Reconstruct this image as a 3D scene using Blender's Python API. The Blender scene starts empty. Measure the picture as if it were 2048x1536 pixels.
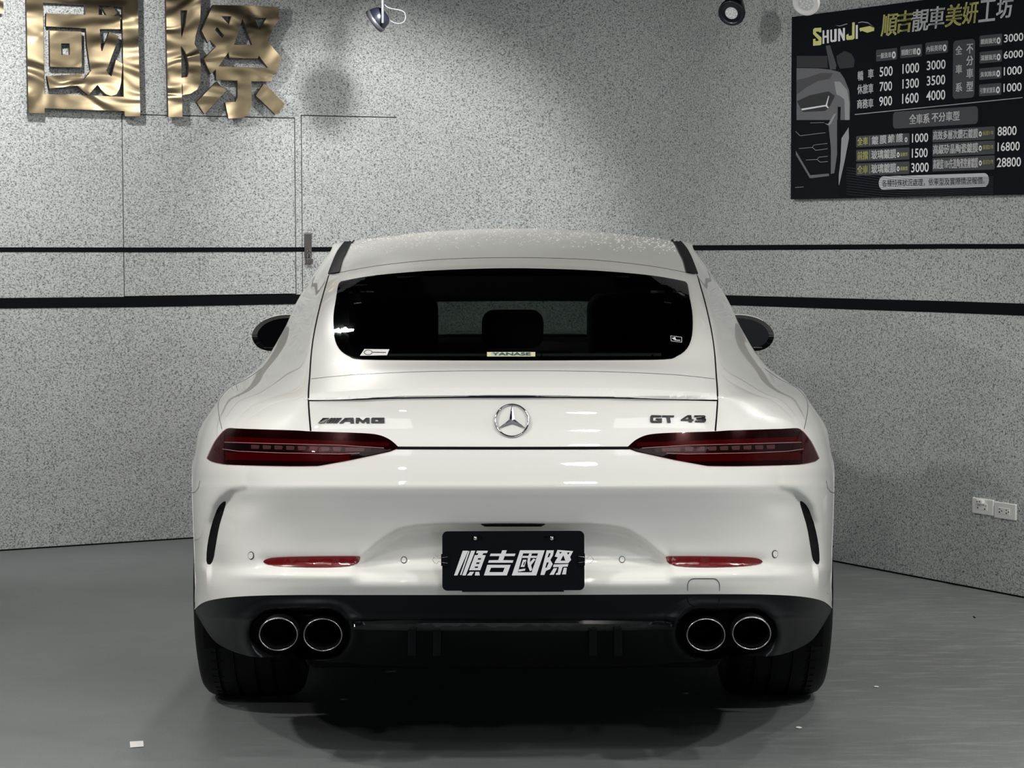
import bpy, bmesh, math, random
import numpy as np
from mathutils import Vector, Matrix
from mathutils.bvhtree import BVHTree
random.seed(7); np.random.seed(7)
C = bpy.context.scene.collection
SC = bpy.context.scene

# ------------------------------------------------------------------ camera
F = 4500.0
PITCH = math.atan(306 / F)
CAM = Vector((-0.0025, -5.7, 1.42))
fw = Vector((0, math.cos(PITCH), -math.sin(PITCH)))
up0 = Vector((0, math.sin(PITCH), math.cos(PITCH)))
r0 = Vector((1, 0, 0)); RHO = 0.002
up = (up0 + RHO * r0).normalized(); rt = (r0 - RHO * up0).normalized()
cd = bpy.data.cameras.new('camera'); cam = bpy.data.objects.new('camera', cd); C.objects.link(cam)
cd.sensor_width = 36.0; cd.lens = F / 2048 * 36.0; cd.clip_start = 0.05; cd.clip_end = 100
cam.matrix_world = Matrix(((rt.x, up.x, -fw.x, CAM.x), (rt.y, up.y, -fw.y, CAM.y), (rt.z, up.z, -fw.z, CAM.z), (0, 0, 0, 1)))
SC.camera = cam

# ------------------------------------------------------------------ world, exposure, lights
w = bpy.data.worlds.new('world'); SC.world = w; w.use_nodes = True
w.node_tree.nodes['Background'].inputs[0].default_value = (0.75, 0.83, 0.92, 1)
w.node_tree.nodes['Background'].inputs[1].default_value = 3.0
SC.view_settings.view_transform = 'Standard'
try: SC.view_settings.look = 'None'
except Exception: pass
SC.view_settings.gamma = 1.0; SC.view_settings.use_curve_mapping = False
SC.view_settings.exposure = -0.55
SC.cycles.max_bounces = 7; SC.cycles.diffuse_bounces = 4; SC.cycles.glossy_bounces = 4
SC.cycles.transparent_max_bounces = 12; SC.cycles.sample_clamp_indirect = 4.0
SC.cycles.caustics_reflective = False; SC.cycles.caustics_refractive = False

def area(name, loc, aim, size, power, col=(1, .97, .92), shape='DISK', size_y=None, spread=None):
    l = bpy.data.lights.new(name, 'AREA'); l.shape = shape; l.size = size; l.energy = power; l.color = col
    if size_y: l.size_y = size_y
    if spread: l.spread = spread
    o = bpy.data.objects.new(name, l); C.objects.link(o); o.location = loc
    o.rotation_euler = (Vector(aim) - Vector(loc)).to_track_quat('-Z', 'Y').to_euler(); return o
def spot(name, loc, aim, ang, power, rad=.03, blend=.6, col=(1, .98, .95)):
    l = bpy.data.lights.new(name, 'SPOT'); l.energy = power; l.color = col; l.spot_size = math.radians(ang)
    l.spot_blend = blend; l.shadow_soft_size = rad
    o = bpy.data.objects.new(name, l); C.objects.link(o); o.location = loc
    o.rotation_euler = (Vector(aim) - Vector(loc)).to_track_quat('-Z', 'Y').to_euler(); return o
# ceiling spot lamps over and behind the car
for (x, y, p, r) in ((-1.6, -1.1, 42, .13), (1.6, -1.2, 46, .13), (-.79, 2.6, 30, .12), (2.3, 2.3, 36, .13), (-1.11, -3.32, 22, .15), (.56, -3.11, 22, .15), (.43, -1.64, 18, .13), (-2.7, .4, 60, .13), (2.9, -.2, 45, .13), (-2.9, -1.8, 35, .13)):
    area('ceiling_lamp', (x, y, 2.50), (x * .85, y + .1, 0), r, p)
# added soft fill areas behind the car, not real ceiling fixtures
area('fill_light', (-1.7, -2.0, 2.54), (-1.5, -1.2, .0), 2.0, 20, (.97, .99, 1), 'RECTANGLE', .6)
area('fill_light', (1.7, -2.0, 2.54), (1.5, -1.2, .0), 2.0, 22, (.97, .99, 1), 'RECTANGLE', .6)
# wall washers near the end walls
spot('wall_washer', (-1.9, 3.35, 2.53), (-2.0, 4.5, 1.6), 120, 95)
spot('wall_washer', (-3.2, 2.9, 2.5), (-3.2, 3.9, 1.5), 115, 60)
spot('wall_washer', (-.44, 3.98, 2.53), (-.55, 5.0, 1.62), 86, 80, .035, .75)
spot('wall_washer', (.0, 2.2, 2.5), (.8, 5.2, 1.3), 95, 72, .05, 1.0)
spot('wall_washer', (1.1, .4, 2.5), (2.2, 3.5, 1.2), 85, 66, .05, 1.0)

# ------------------------------------------------------------------ projection helpers
def ray(px, py): return (fw * F + rt * (px - 1024) - up * (py - 768)).normalized()
def P(px, py, Y):
    d = ray(px, py); t = (Y - CAM.y) / d.y; return CAM + d * t
def PZ(px, py, z=0.0):
    d = ray(px, py); return CAM + d * ((z - CAM.z) / d.z)
def proj(v):
    r = v - CAM; zc = r.dot(fw); return 1024 + F * r.dot(rt) / zc, 768 - F * r.dot(up) / zc

# ------------------------------------------------------------------ materials
def mat(name, col=(.5, .5, .5), rough=.5, metal=0.0, coat=0.0, spec=.5, coat_rough=.03):
    m = bpy.data.materials.new(name); m.use_nodes = True
    b = m.node_tree.nodes['Principled BSDF']
    b.inputs['Base Color'].default_value = (*col, 1); b.inputs['Roughness'].default_value = rough
    b.inputs['Metallic'].default_value = metal; b.inputs['Coat Weight'].default_value = coat
    b.inputs['Coat Roughness'].default_value = coat_rough; b.inputs['Specular IOR Level'].default_value = spec
    return m
def N(m, t, **kw):
    n = m.node_tree.nodes.new(t)
    for k, v in kw.items():
        if k in n.inputs: n.inputs[k].default_value = v
        else: setattr(n, k, v)
    return n
def L(m, a, ao, b, bi): m.node_tree.links.new(a.outputs[ao], b.inputs[bi])
def ramp(m, stops):
    r = N(m, 'ShaderNodeValToRGB'); e = r.color_ramp.elements
    e[0].position, e[0].color = stops[0][0], (*stops[0][1], 1)
    e[1].position, e[1].color = stops[1][0], (*stops[1][1], 1)
    for p, c in stops[2:]:
        q = e.new(p); q.color = (*c, 1)
    return r
def mixc(m, fac_node, fo, a, b, blend='MIX'):
    x = N(m, 'ShaderNodeMix', data_type='RGBA', blend_type=blend)
    if fac_node is None: x.inputs[0].default_value = fo
    else: L(m, fac_node, fo, x, 0)
    for s, i in ((a, 6), (b, 7)):
        if isinstance(s, tuple): x.inputs[i].default_value = (*s, 1)
        else: m.node_tree.links.new(s, x.inputs[i])
    return x
def wall_mat(name):
    m = mat(name, rough=.75, spec=.3); b = m.node_tree.nodes['Principled BSDF']
    g = N(m, 'ShaderNodeNewGeometry')
    mp = N(m, 'ShaderNodeMapping'); L(m, g, 'Position', mp, 'Vector'); mp.inputs['Scale'].default_value = (1, 1, 1.25)
    n0 = N(m, 'ShaderNodeTexNoise', Scale=2.0, Detail=3.0); L(m, mp, 0, n0, 'Vector')
    n1 = N(m, 'ShaderNodeTexNoise', Scale=130.0, Detail=3.0, Roughness=.55); L(m, mp, 0, n1, 'Vector')
    n2 = N(m, 'ShaderNodeTexNoise', Scale=48.0, Detail=1.0); L(m, mp, 0, n2, 'Vector')
    n3 = N(m, 'ShaderNodeTexVoronoi', Scale=34.0, Randomness=1.0); L(m, mp, 0, n3, 'Vector')
    base = ramp(m, [(.3, (.43, .45, .45)), (.7, (.50, .52, .52))]); L(m, n0, 'Fac', base, 0)
    r1 = ramp(m, [(.37, (1, 1, 1)), (.49, (0, 0, 0))]); L(m, n1, 'Fac', r1, 0)      # fine flecks
    r1b = ramp(m, [(.56, (0, 0, 0)), (.66, (1, 1, 1))]); L(m, n1, 'Fac', r1b, 0)    # light grains
    r3 = ramp(m, [(.10, (1, 1, 1)), (.17, (0, 0, 0))]); L(m, n3, 'Distance', r3, 0) # dark chips
    r2 = ramp(m, [(.45, (0, 0, 0)), (.6, (1, 1, 1))]); L(m, n2, 'Fac', r2, 0)
    a = mixc(m, r1, 0, base.outputs[0], (.165, .173, .178))
    a2 = mixc(m, r1b, 0, a.outputs[2], (.62, .64, .64))
    mm = N(m, 'ShaderNodeMath', operation='MULTIPLY'); L(m, r3, 0, mm, 0); L(m, r2, 0, mm, 1)
    c = mixc(m, mm, 0, a2.outputs[2], (.07, .075, .08))
    m.node_tree.links.new(c.outputs[2], b.inputs['Base Color'])
    bp = N(m, 'ShaderNodeBump', Strength=.25, Distance=.002); L(m, n1, 'Fac', bp, 'Height'); L(m, bp, 0, b, 'Normal')
    return m
M = {}
M['wall'] = wall_mat('speckled_wall')
M['band'] = mat('black_band', (.0035, .004, .006), .6, spec=.08)
M['gap'] = mat('dark_gap', (.004, .004, .005), .9, spec=.1)
M['ceil'] = mat('ceiling_dark', (.008, .008, .009), .9, spec=.1)
M['backwall'] = mat('rear_wall_paint', (.20, .20, .195), .8)
def floor_mat():
    m = mat('floor_epoxy', rough=.4, spec=.45); b = m.node_tree.nodes['Principled BSDF']
    g = N(m, 'ShaderNodeNewGeometry')
    n0 = N(m, 'ShaderNodeTexNoise', Scale=.9, Detail=4.0, Roughness=.6); L(m, g, 'Position', n0, 'Vector')
    mp = N(m, 'ShaderNodeMapping'); mp.inputs['Scale'].default_value = (3.2, 16, 1); mp.inputs['Rotation'].default_value = (0, 0, .25); L(m, g, 'Position', mp, 'Vector')
    n1 = N(m, 'ShaderNodeTexNoise', Scale=1.6, Detail=8.0, Roughness=.72); L(m, mp, 0, n1, 'Vector')
    n2 = N(m, 'ShaderNodeTexNoise', Scale=160.0, Detail=2.0); L(m, g, 'Position', n2, 'Vector')
    base = ramp(m, [(.3, (.130, .140, .142)), (.7, (.185, .199, .201))]); L(m, n0, 'Fac', base, 0)
    r1 = ramp(m, [(.50, (0, 0, 0)), (.70, (1, 1, 1))]); L(m, n1, 'Fac', r1, 0)
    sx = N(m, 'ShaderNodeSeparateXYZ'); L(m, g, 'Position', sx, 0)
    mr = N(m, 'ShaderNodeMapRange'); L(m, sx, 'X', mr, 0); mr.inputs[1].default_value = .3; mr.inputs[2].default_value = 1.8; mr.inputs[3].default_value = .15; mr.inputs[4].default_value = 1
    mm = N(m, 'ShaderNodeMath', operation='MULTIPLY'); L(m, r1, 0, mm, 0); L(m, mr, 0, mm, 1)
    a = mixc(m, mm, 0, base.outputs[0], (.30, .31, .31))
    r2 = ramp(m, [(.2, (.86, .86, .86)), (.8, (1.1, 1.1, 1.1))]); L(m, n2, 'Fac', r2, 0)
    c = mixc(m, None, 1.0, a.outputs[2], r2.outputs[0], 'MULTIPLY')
    m.node_tree.links.new(c.outputs[2], b.inputs['Base Color'])
    rr = ramp(m, [(.3, (.40, .40, .40)), (.75, (.47, .47, .47))]); L(m, n1, 'Fac', rr, 0); L(m, rr, 0, b, 'Roughness')
    bp = N(m, 'ShaderNodeBump', Strength=.05, Distance=.002); L(m, n1, 'Fac', bp, 'Height'); L(m, bp, 0, b, 'Normal')
    return m
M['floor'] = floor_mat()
def gold_mat():
    m = mat('polished_brass', (.46, .375, .24), .17, 1.0); b = m.node_tree.nodes['Principled BSDF']
    g = N(m, 'ShaderNodeNewGeometry')
    mp = N(m, 'ShaderNodeMapping'); mp.inputs['Scale'].default_value = (.8, .8, 1.7); L(m, g, 'Position', mp, 'Vector')
    n = N(m, 'ShaderNodeTexNoise', Scale=4.4, Detail=.5, Distortion=1.1); L(m, mp, 0, n, 'Vector')
    bp = N(m, 'ShaderNodeBump', Strength=.7, Distance=.013); L(m, n, 'Fac', bp, 'Height'); L(m, bp, 0, b, 'Normal')
    return m
M['gold'] = gold_mat()
M['goldside'] = mat('letter_side', (.03, .025, .02), .5)
def paint_mat():
    m = mat('white_car_paint', (.78, .78, .75), .36, coat=.8, coat_rough=.02, spec=.12)
    return m
M['white'] = paint_mat()
M['plastic'] = mat('black_plastic', (.0042, .0047, .0062), .36, spec=.13)
M['gloss'] = mat('gloss_black', (.004, .004, .005), .06, coat=1.0)
M['rubber'] = mat('tyre_rubber', (.0045, .005, .0055), .5, spec=.15)
M['chrome'] = mat('chrome', (.75, .75, .76), .08, 1.0)
M['darkchrome'] = mat('dark_chrome', (.010, .010, .011), .2, spec=.35)
M['tip'] = mat('exhaust_chrome', (.42, .42, .42), .22, 1.0)
M['rim'] = mat('rim_alloy', (.12, .12, .125), .35, 1.0)
M['mglass'] = mat('mirror_dark', (.003, .003, .004), .12, spec=.06)
M['black'] = mat('deep_black', (.003, .003, .0035), .7, spec=.1)
M['lampdark'] = mat('lamp_dark_red', (.008, .0006, .0008), .2, spec=.04)
M['lampred'] = mat('lamp_red', (.050, .001, .002), .25, spec=.04)
M['lampblack'] = mat('lamp_black', (.004, .0035, .004), .25, spec=.2)
M['lampplum'] = mat('lamp_plum', (.045, .014, .019), .3, spec=.04)
M['lampcell'] = mat('lamp_cell', (.075, .075, .07), .3, spec=.3)
M['reflector'] = mat('reflector_red', (.13, .004, .005), .22, coat=.5)
M['silver'] = mat('print_silver', (.76, .76, .79), .5)
M['plate'] = mat('plate_black', (.0028, .0033, .006), .5, spec=.08)
M['socket'] = mat('socket_white', (.82, .82, .80), .4)
M['paper'] = mat('paper_white', (.80, .80, .78), .7)
M['steel'] = mat('brushed_steel', (.16, .155, .15), .42, 1.0)
M['led'] = mat('led_lens', (.55, .58, .60), .25)
M['lampwhite'] = mat('lamp_rim_white', (.80, .80, .80), .4)
M['cable'] = mat('cable_grey', (.16, .17, .18), .5)
M['fixture'] = mat('fixture_black', (.008, .010, .016), .3)
M['fixgrey'] = mat('fixture_grey', (.12, .125, .14), .3, .7)
M['interior'] = mat('interior_trim', (.012, .012, .013), .85)
def glass_mat(name, tint, gl=.9):
    m = bpy.data.materials.new(name); m.use_nodes = True; nt = m.node_tree; nt.nodes.clear()
    o = nt.nodes.new('ShaderNodeOutputMaterial'); t = nt.nodes.new('ShaderNodeBsdfTransparent'); t.inputs[0].default_value = (*tint, 1)
    g = nt.nodes.new('ShaderNodeBsdfGlossy'); g.inputs['Roughness'].default_value = .015; g.inputs[0].default_value = (gl, gl, gl, 1)
    lw = nt.nodes.new('ShaderNodeLayerWeight'); lw.inputs[0].default_value = .5
    p5 = nt.nodes.new('ShaderNodeMath'); p5.operation = 'POWER'; p5.inputs[1].default_value = 5.0; nt.links.new(lw.outputs['Facing'], p5.inputs[0])
    f = nt.nodes.new('ShaderNodeMath'); f.operation = 'MULTIPLY_ADD'; f.inputs[1].default_value = .95; f.inputs[2].default_value = .04; nt.links.new(p5.outputs[0], f.inputs[0])
    x = nt.nodes.new('ShaderNodeMixShader'); nt.links.new(f.outputs[0], x.inputs[0]); nt.links.new(t.outputs[0], x.inputs[1]); nt.links.new(g.outputs[0], x.inputs[2]); nt.links.new(x.outputs[0], o.inputs[0])
    return m
M['privacy'] = glass_mat('privacy_glass', (.13, .15, .14), .36)
M['screen'] = glass_mat('windscreen_glass', (.55, .60, .58))
M['lens'] = glass_mat('lamp_lens', (.85, .55, .57), .20)
M['water'] = mat('water_drop', (.9, .9, .9), .05, spec=.6); M['water'].node_tree.nodes['Principled BSDF'].inputs['Transmission Weight'].default_value = .9

# ------------------------------------------------------------------ object helpers
def link(name, me, m=None, parent=None, smooth=False):
    o = bpy.data.objects.new(name, me); C.objects.link(o)
    if m is not None: me.materials.append(m)
    if smooth: me.polygons.foreach_set('use_smooth', [True] * len(me.polygons))
    if parent is not None: o.parent = parent
    return o
def thing(name, label, cat, loc=(0, 0, 0), group=None):
    o = bpy.data.objects.new(name, None); C.objects.link(o); o.location = loc; o.empty_display_size = .1
    o['label'] = label; o['category'] = cat
    if group: o['group'] = group
    PM[o.name] = Matrix.Translation(Vector(loc)); return o
PM = {}
def tag(o, label, cat, group=None):
    o['label'] = label; o['category'] = cat
    if group: o['group'] = group
    return o
def put(o, parent):           # parent keeping world coordinates (parts are built in world space)
    o.parent = parent
    o.matrix_parent_inverse = Matrix.Translation(-wpos(parent)); return o
def wpos(p):
    v = Vector((0, 0, 0))
    while p is not None and p.type == 'EMPTY': v += p.location; p = p.parent
    return v
def obj(name, bm, m, parent=None, smooth=False, label=None):
    me = bpy.data.meshes.new(name); bmesh.ops.recalc_face_normals(bm, faces=bm.faces[:]); bm.to_mesh(me); bm.free()
    o = link(name, me, m, None, smooth)
    if parent is not None: put(o, parent)
    if label: o['label'] = label
    return o
def add_box(bm, c, s, rot=None):
    r = bmesh.ops.create_cube(bm, size=1.0); vs = r['verts']
    bmesh.ops.scale(bm, verts=vs, vec=s)
    if rot is not None: bmesh.ops.transform(bm, matrix=rot, verts=vs)
    bmesh.ops.translate(bm, verts=vs, vec=c); return vs
def add_lathe(bm, prof, mtx, seg=32, caps=True):
    rings = []
    for (r, h) in prof:
        rings.append([bm.verts.new(mtx @ Vector((r * math.cos(2 * math.pi * k / seg), r * math.sin(2 * math.pi * k / seg), h))) for k in range(seg)])
    for a, b in zip(rings, rings[1:]):
        for k in range(seg): bm.faces.new((a[k], a[(k + 1) % seg], b[(k + 1) % seg], b[k]))
    if caps:
        bm.faces.new(rings[0][::-1]); bm.faces.new(rings[-1])
def add_tube(bm, pts, r, seg=8, closed=False):
    pts = [Vector(p) for p in pts]; n = len(pts); rings = []; last = None
    for i in range(n):
        if closed: t = (pts[(i + 1) % n] - pts[i - 1])
        else: t = pts[min(i + 1, n - 1)] - pts[max(i - 1, 0)]
        t.normalize()
        if last is None: a = t.orthogonal().normalized()
        else: a = (last - t * last.dot(t)); a = a.normalized() if a.length > 1e-6 else t.orthogonal().normalized()
        last = a; b = t.cross(a)
        rr = r[i] if isinstance(r, (list, tuple)) else r
        rings.append([bm.verts.new(pts[i] + (a * math.cos(2 * math.pi * k / seg) + b * math.sin(2 * math.pi * k / seg)) * rr) for k in range(seg)])
    rng = range(n) if closed else range(n - 1)
    for i in rng:
        A, B = rings[i], rings[(i + 1) % n]
        for k in range(seg): bm.faces.new((A[k], A[(k + 1) % seg], B[(k + 1) % seg], B[k]))
    if not closed: bm.faces.new(rings[0][::-1]); bm.faces.new(rings[-1])
def smooth_poly(pts, it=2):   # Chaikin on a closed outline
    for _ in range(it):
        q = []
        for i in range(len(pts)):
            a, b = pts[i], pts[(i + 1) % len(pts)]
            q.append((a[0] * .75 + b[0] * .25, a[1] * .75 + b[1] * .25)); q.append((a[0] * .25 + b[0] * .75, a[1] * .25 + b[1] * .75))
        pts = q
    return pts
def curve_mesh(polys, depth=0.0, to3d=None, off=0.0, bevel=0.0):
    cu = bpy.data.curves.new('c', 'CURVE'); cu.dimensions = '2D'; cu.fill_mode = 'BOTH'; cu.extrude = depth / 2; cu.offset = off; cu.bevel_depth = bevel
    for p in polys:
        s = cu.splines.new('POLY'); s.points.add(len(p) - 1); s.use_cyclic_u = True
        for k, (x, y) in enumerate(p): s.points[k].co = (x, y, 0, 1)
    return _conv(cu, to3d)
def _conv(cu, to3d):
    o = bpy.data.objects.new('tmp', cu); C.objects.link(o); dg = bpy.context.evaluated_depsgraph_get()
    me = bpy.data.meshes.new_from_object(o.evaluated_get(dg)); C.objects.unlink(o); bpy.data.objects.remove(o); bpy.data.curves.remove(cu)
    if to3d:
        for v in me.vertices: v.co = to3d(v.co)
    return me
def text_mesh(body, box, to3d, bold=.015, shear=0.0, depth=0.0, condense=None):
    """text scaled to fill box=(u0,v0,u1,v1)"""
    cu = bpy.data.curves.new('t', 'FONT'); cu.body = body; cjk = ord(body[0]) > 0x2000 and bold > 0; cu.offset = 0 if cjk else bold; cu.shear = shear; cu.resolution_u = 3
    if depth: cu.extrude = .5
    if condense is not None: cu.space_character = condense
    me = _conv(cu, None)
    n = len(me.vertices); co = np.empty(n * 3); me.vertices.foreach_get('co', co); co = co.reshape(-1, 3)
    mn, mx = co.min(0), co.max(0); u0, v0, u1, v1 = box
    for v in me.vertices:
        x = u0 + (v.co.x - mn[0]) / max(mx[0] - mn[0], 1e-6) * (u1 - u0)
        y = v0 + (v.co.y - mn[1]) / max(mx[1] - mn[1], 1e-6) * (v1 - v0)
        z = (v.co.z) * depth if depth else 0.0
        v.co = to3d(Vector((x, y, z)))
    if cjk:                   # heavier strokes: the same glyphs shifted by a stroke fraction, merged in one mesh
        du = (to3d(Vector((u1, v0, 0))) - to3d(Vector((u0, v0, 0)))) * (bold * 1.4 / max(mx[0] - mn[0], 1e-6)); dv = (to3d(Vector((u0, v1, 0))) - to3d(Vector((u0, v0, 0)))) * (bold * .6)
        b2 = bmesh.new()
        for sx, sy in ((-1, -1), (1, 1), (-1, 1), (1, -1)):
            m2 = me.copy(); m2.transform(Matrix.Translation(du * sx + dv * sy)); b2.from_mesh(m2); bpy.data.meshes.remove(m2)
        b2.to_mesh(me); b2.free()
    return me

# ------------------------------------------------------------------ the room
class WallPlane:
    def __init__(s, a, b):    # a,b: two floor points, left to right; normal towards the camera
        s.o = Vector((a.x, a.y, 0)); s.u = (Vector((b.x, b.y, 0)) - s.o).normalized(); s.n = s.u.cross(Vector((0, 0, 1))).normalized()
        if s.n.dot(CAM - s.o) < 0: s.n = -s.n
    def uv(s, px, py):
        d = ray(px, py); t = (s.o - CAM).dot(s.n) / d.dot(s.n); q = CAM + d * t
        return ((q - s.o).dot(s.u), q.z)
    def at(s, u, v, h=0.0): return s.o + s.u * u + Vector((0, 0, v)) + s.n * h
    def px(s, px, py, h=0.0):
        u, v = s.uv(px, py); return s.at(u, v, h)
WL = WallPlane(PZ(0, 1102), PZ(383, 1077)); WR = WallPlane(PZ(1672, 1124), PZ(2048, 1196))
# corner of the two walls, rounded
def isect(A, B):
    d = B.o - A.o; den = A.u.x * B.u.y - A.u.y * B.u.x; return (d.x * B.u.y - d.y * B.u.x) / den
uc = isect(WL, WR); corner = WL.at(uc, 0); ur = (corner - WR.o).dot(WR.u)
FR = 1.0                                       # tangent length of the rounded corner
pa, pb = WL.at(uc - FR, 0), WR.at(ur + FR, 0)
def wall_path():
    pts = [WL.at(-5.5, 0), WL.at(-3.0, 0)] + [WL.at(u, 0) for u in np.linspace(-2.2, uc - FR, 14)]
    for k in range(1, 16):
        t = k / 16; pts.append(pa * (1 - t) ** 2 + corner * 2 * t * (1 - t) + pb * t * t)
    pts += [WR.at(u, 0) for u in np.linspace(ur + FR, 6.5, 10)]
    return pts
PATH = wall_path(); CEIL = 2.585
def strip_on_path(z0f, z1f, h0, h1, i0=0, i1=None, pts=None):
    """solid band following the wall path between heights, from h0 to h1 in front of it"""
    pts = pts or PATH; bm = bmesh.new(); i1 = i1 if i1 is not None else len(pts) - 1; prev = None
    for i in range(i0, i1 + 1):
        a = pts[max(i - 1, 0)]; b = pts[min(i + 1, len(pts) - 1)]
        t = (b - a).normalized(); n = t.cross(Vector((0, 0, 1)))
        if n.dot(CAM - pts[i]) < 0: n = -n
        z0, z1 = z0f(pts[i]), z1f(pts[i])
        q = [bm.verts.new(pts[i] + n * h + Vector((0, 0, z))) for h, z in ((h0, z0), (h1, z0), (h1, z1), (h0, z1))]
        if prev:
            for k in range(4): bm.faces.new((prev[k], q[k], q[(k + 1) % 4], prev[(k + 1) % 4]))
        else: bm.faces.new(q)
        prev = q
    bm.faces.new(prev[::-1]); return bm
def struct(name, bm, m, parent=None, smooth=False):
    o = obj(name, bm, m, parent, smooth)
    if parent is None: o['kind'] = 'structure'
    return o
def const(z): return lambda p: z
# wall panels: left wall with two hatch openings
def uL(px, py=400): return WL.uv(px, py)[0]
hz0 = WL.uv(420, 591)[1]; hzt = WL.uv(450, 232.5)[1]
iL = 15                                         # PATH index where the rounded corner starts
wl = bmesh.new()
def wbox(bm, W, u0, u1, v0, v1, h0=-.12, h1=0.0):
    vs = [bm.verts.new(W.at(u, v, h)) for h in (h0, h1) for u, v in ((u0, v0), (u1, v0), (u1, v1), (u0, v1))]
    for f in ((0, 1, 2, 3), (4, 5, 6, 7), (0, 1, 5, 4), (1, 2, 6, 5), (2, 3, 7, 6), (3, 0, 4, 7)): bm.faces.new([vs[k] for k in f])
a0, a1 = uL(246.5, 420), uL(590.8, 420); b0, b1 = uL(604, 420), uL(923, 380)
g = .0022
zA = WL.uv(420, 232.5)[1]; zB = WL.uv(760, 234.2)[1]
uend = uc - FR
hz0 = WL.uv(300, 594)[1]
wbox(wl, WL, -5.5, uend, 0, hz0); wbox(wl, WL, -5.5, uend, max(zA, zB) + g, CEIL)
wbox(wl, WL, -5.5, a0 - g, hz0, max(zA, zB) + g); wbox(wl, WL, a1 + g, b0 - g, hz0, max(zA, zB) + g); wbox(wl, WL, b1 + g * .6, uend, hz0, max(zA, zB) + g)
wbox(wl, WL, a0 - g, a1 + g, zA + g, max(zA, zB) + g) if zB > zA else None
wallL = struct('wall_left', wl, M['wall'])
wr = strip_on_path(const(0), const(CEIL), -.12, 0, iL); struct('wall_right', wr, M['wall'], smooth=False)
def door(n, u0, u1, v0, v1):
    bm = bmesh.new(); wbox(bm, WL, u0, u1, v0, v1, -.05, -.0005)
    d = struct('door_%d' % n, bm, M['wall'])
    bm = bmesh.new(); wbox(bm, WL, u0 - .03, u1 + .03, v0 - .03, v1 + .03, -.11, -.06); obj('jamb_backing', bm, M['gap'], None).parent = d
    return d
door(1, a0 + g, a1 - g, hz0 + .006, zA - g); D2 = door(2, b0 + g, b1 - g * .6, hz0 + .006, zB - g)
# black bands: heights read where the photograph shows them, joined smoothly behind the car
def band_fn(pts):
    ks = [((WL if px < 1100 else WR).px(px, py)) for px, py in pts]
    def f(p):
        # parameter: position along x
        xs = [k.x for k in ks]; zs = [k.z for k in ks]
        return float(np.interp(p.x, xs, zs))
    return f
up_t = band_fn([(0, 494.5), (300, 495), (600, 494.5), (1390, 490.5), (1700, 489), (2048, 487)]); up_b = band_fn([(0, 504), (300, 504.5), (600, 503.5), (1390, 500.8), (1700, 499), (2048, 496.5)])
lo_t = band_fn([(0, 596), (300, 593), (600, 589), (1455, 591), (1750, 598), (2048, 606.5)]); lo_b = band_fn([(0, 617), (300, 614), (590, 608), (1463, 611), (1750, 620), (2048, 631)])
o = struct('trim_1', strip_on_path(up_b, up_t, .0, .0025), M['band'])
o = struct('trim_2', strip_on_path(lo_b, lo_t, .0, .003), M['band'])
# thin dark joint strip where wall meets floor
struct('foot_joint_left', strip_on_path(const(0), const(.006), 0, .004, 0, iL), M['gap'])
struct('foot_joint_right', strip_on_path(const(0), const(.006), 0, .004, iL), M['gap'])
# floor, ceiling, room behind the photographer
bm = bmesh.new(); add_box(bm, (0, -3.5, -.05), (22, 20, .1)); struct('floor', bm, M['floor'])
bm = bmesh.new(); add_box(bm, (0, -3.5, CEIL + .05), (22, 20, .1)); struct('ceiling', bm, M['ceil'])
struct('trim_3', strip_on_path(const(CEIL - .014), const(CEIL), 0, .05), M['gap'])
lx, rx = PATH[0].x, PATH[-1].x
def slab(name, a, b, z0, z1, m=M['backwall'], th=.1):
    bm = bmesh.new(); a = Vector((a[0], a[1], 0)); b = Vector((b[0], b[1], 0)); t = (b - a).normalized(); n = t.cross(Vector((0, 0, 1))) * th
    vs = [bm.verts.new(p + Vector((0, 0, z))) for p in (a, b, b + n, a + n) for z in (z0, z1)]
    for f in ((0, 2, 3, 1), (2, 4, 5, 3), (4, 6, 7, 5), (6, 0, 1, 7), (1, 3, 5, 7), (0, 6, 4, 2)): bm.faces.new([vs[k] for k in f])
    return struct(name, bm, m)
yl, yr = PATH[0].y, PATH[-1].y
slab('wall_west', (lx, yl), (lx, -9.5), 0, CEIL)
slab('wall_east', (rx, -9.5), (rx, yr), 0, CEIL)
YB_ = -9.5
slab('wall_back', (lx, YB_), (.9, YB_), 0, CEIL); slab('wall_back_pier', (4.2, YB_), (rx, YB_), 0, CEIL)['kind'] = 'structure'
bpy.data.objects['wall_back_pier'].name = 'wall_rear'
slab('wall_back_lintel', (.9, YB_), (4.2, YB_), 2.25, CEIL).name = 'wall_lintel'
for k, x in enumerate((1.0, 2.0, 2.65, 3.35, 4.1)):      # glazed folding door frame in the opening
    slab('frame', (x - .04, YB_), (x + .04, YB_), 0, 2.25, M['fixture'], .05).name = 'window_%d' % (k + 1)
area('doorway_daylight', (2.55, -9.3, 1.15), (1.2, -2, .9), 3.1, 55, (.86, .93, 1), 'RECTANGLE', 2.1)

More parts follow.
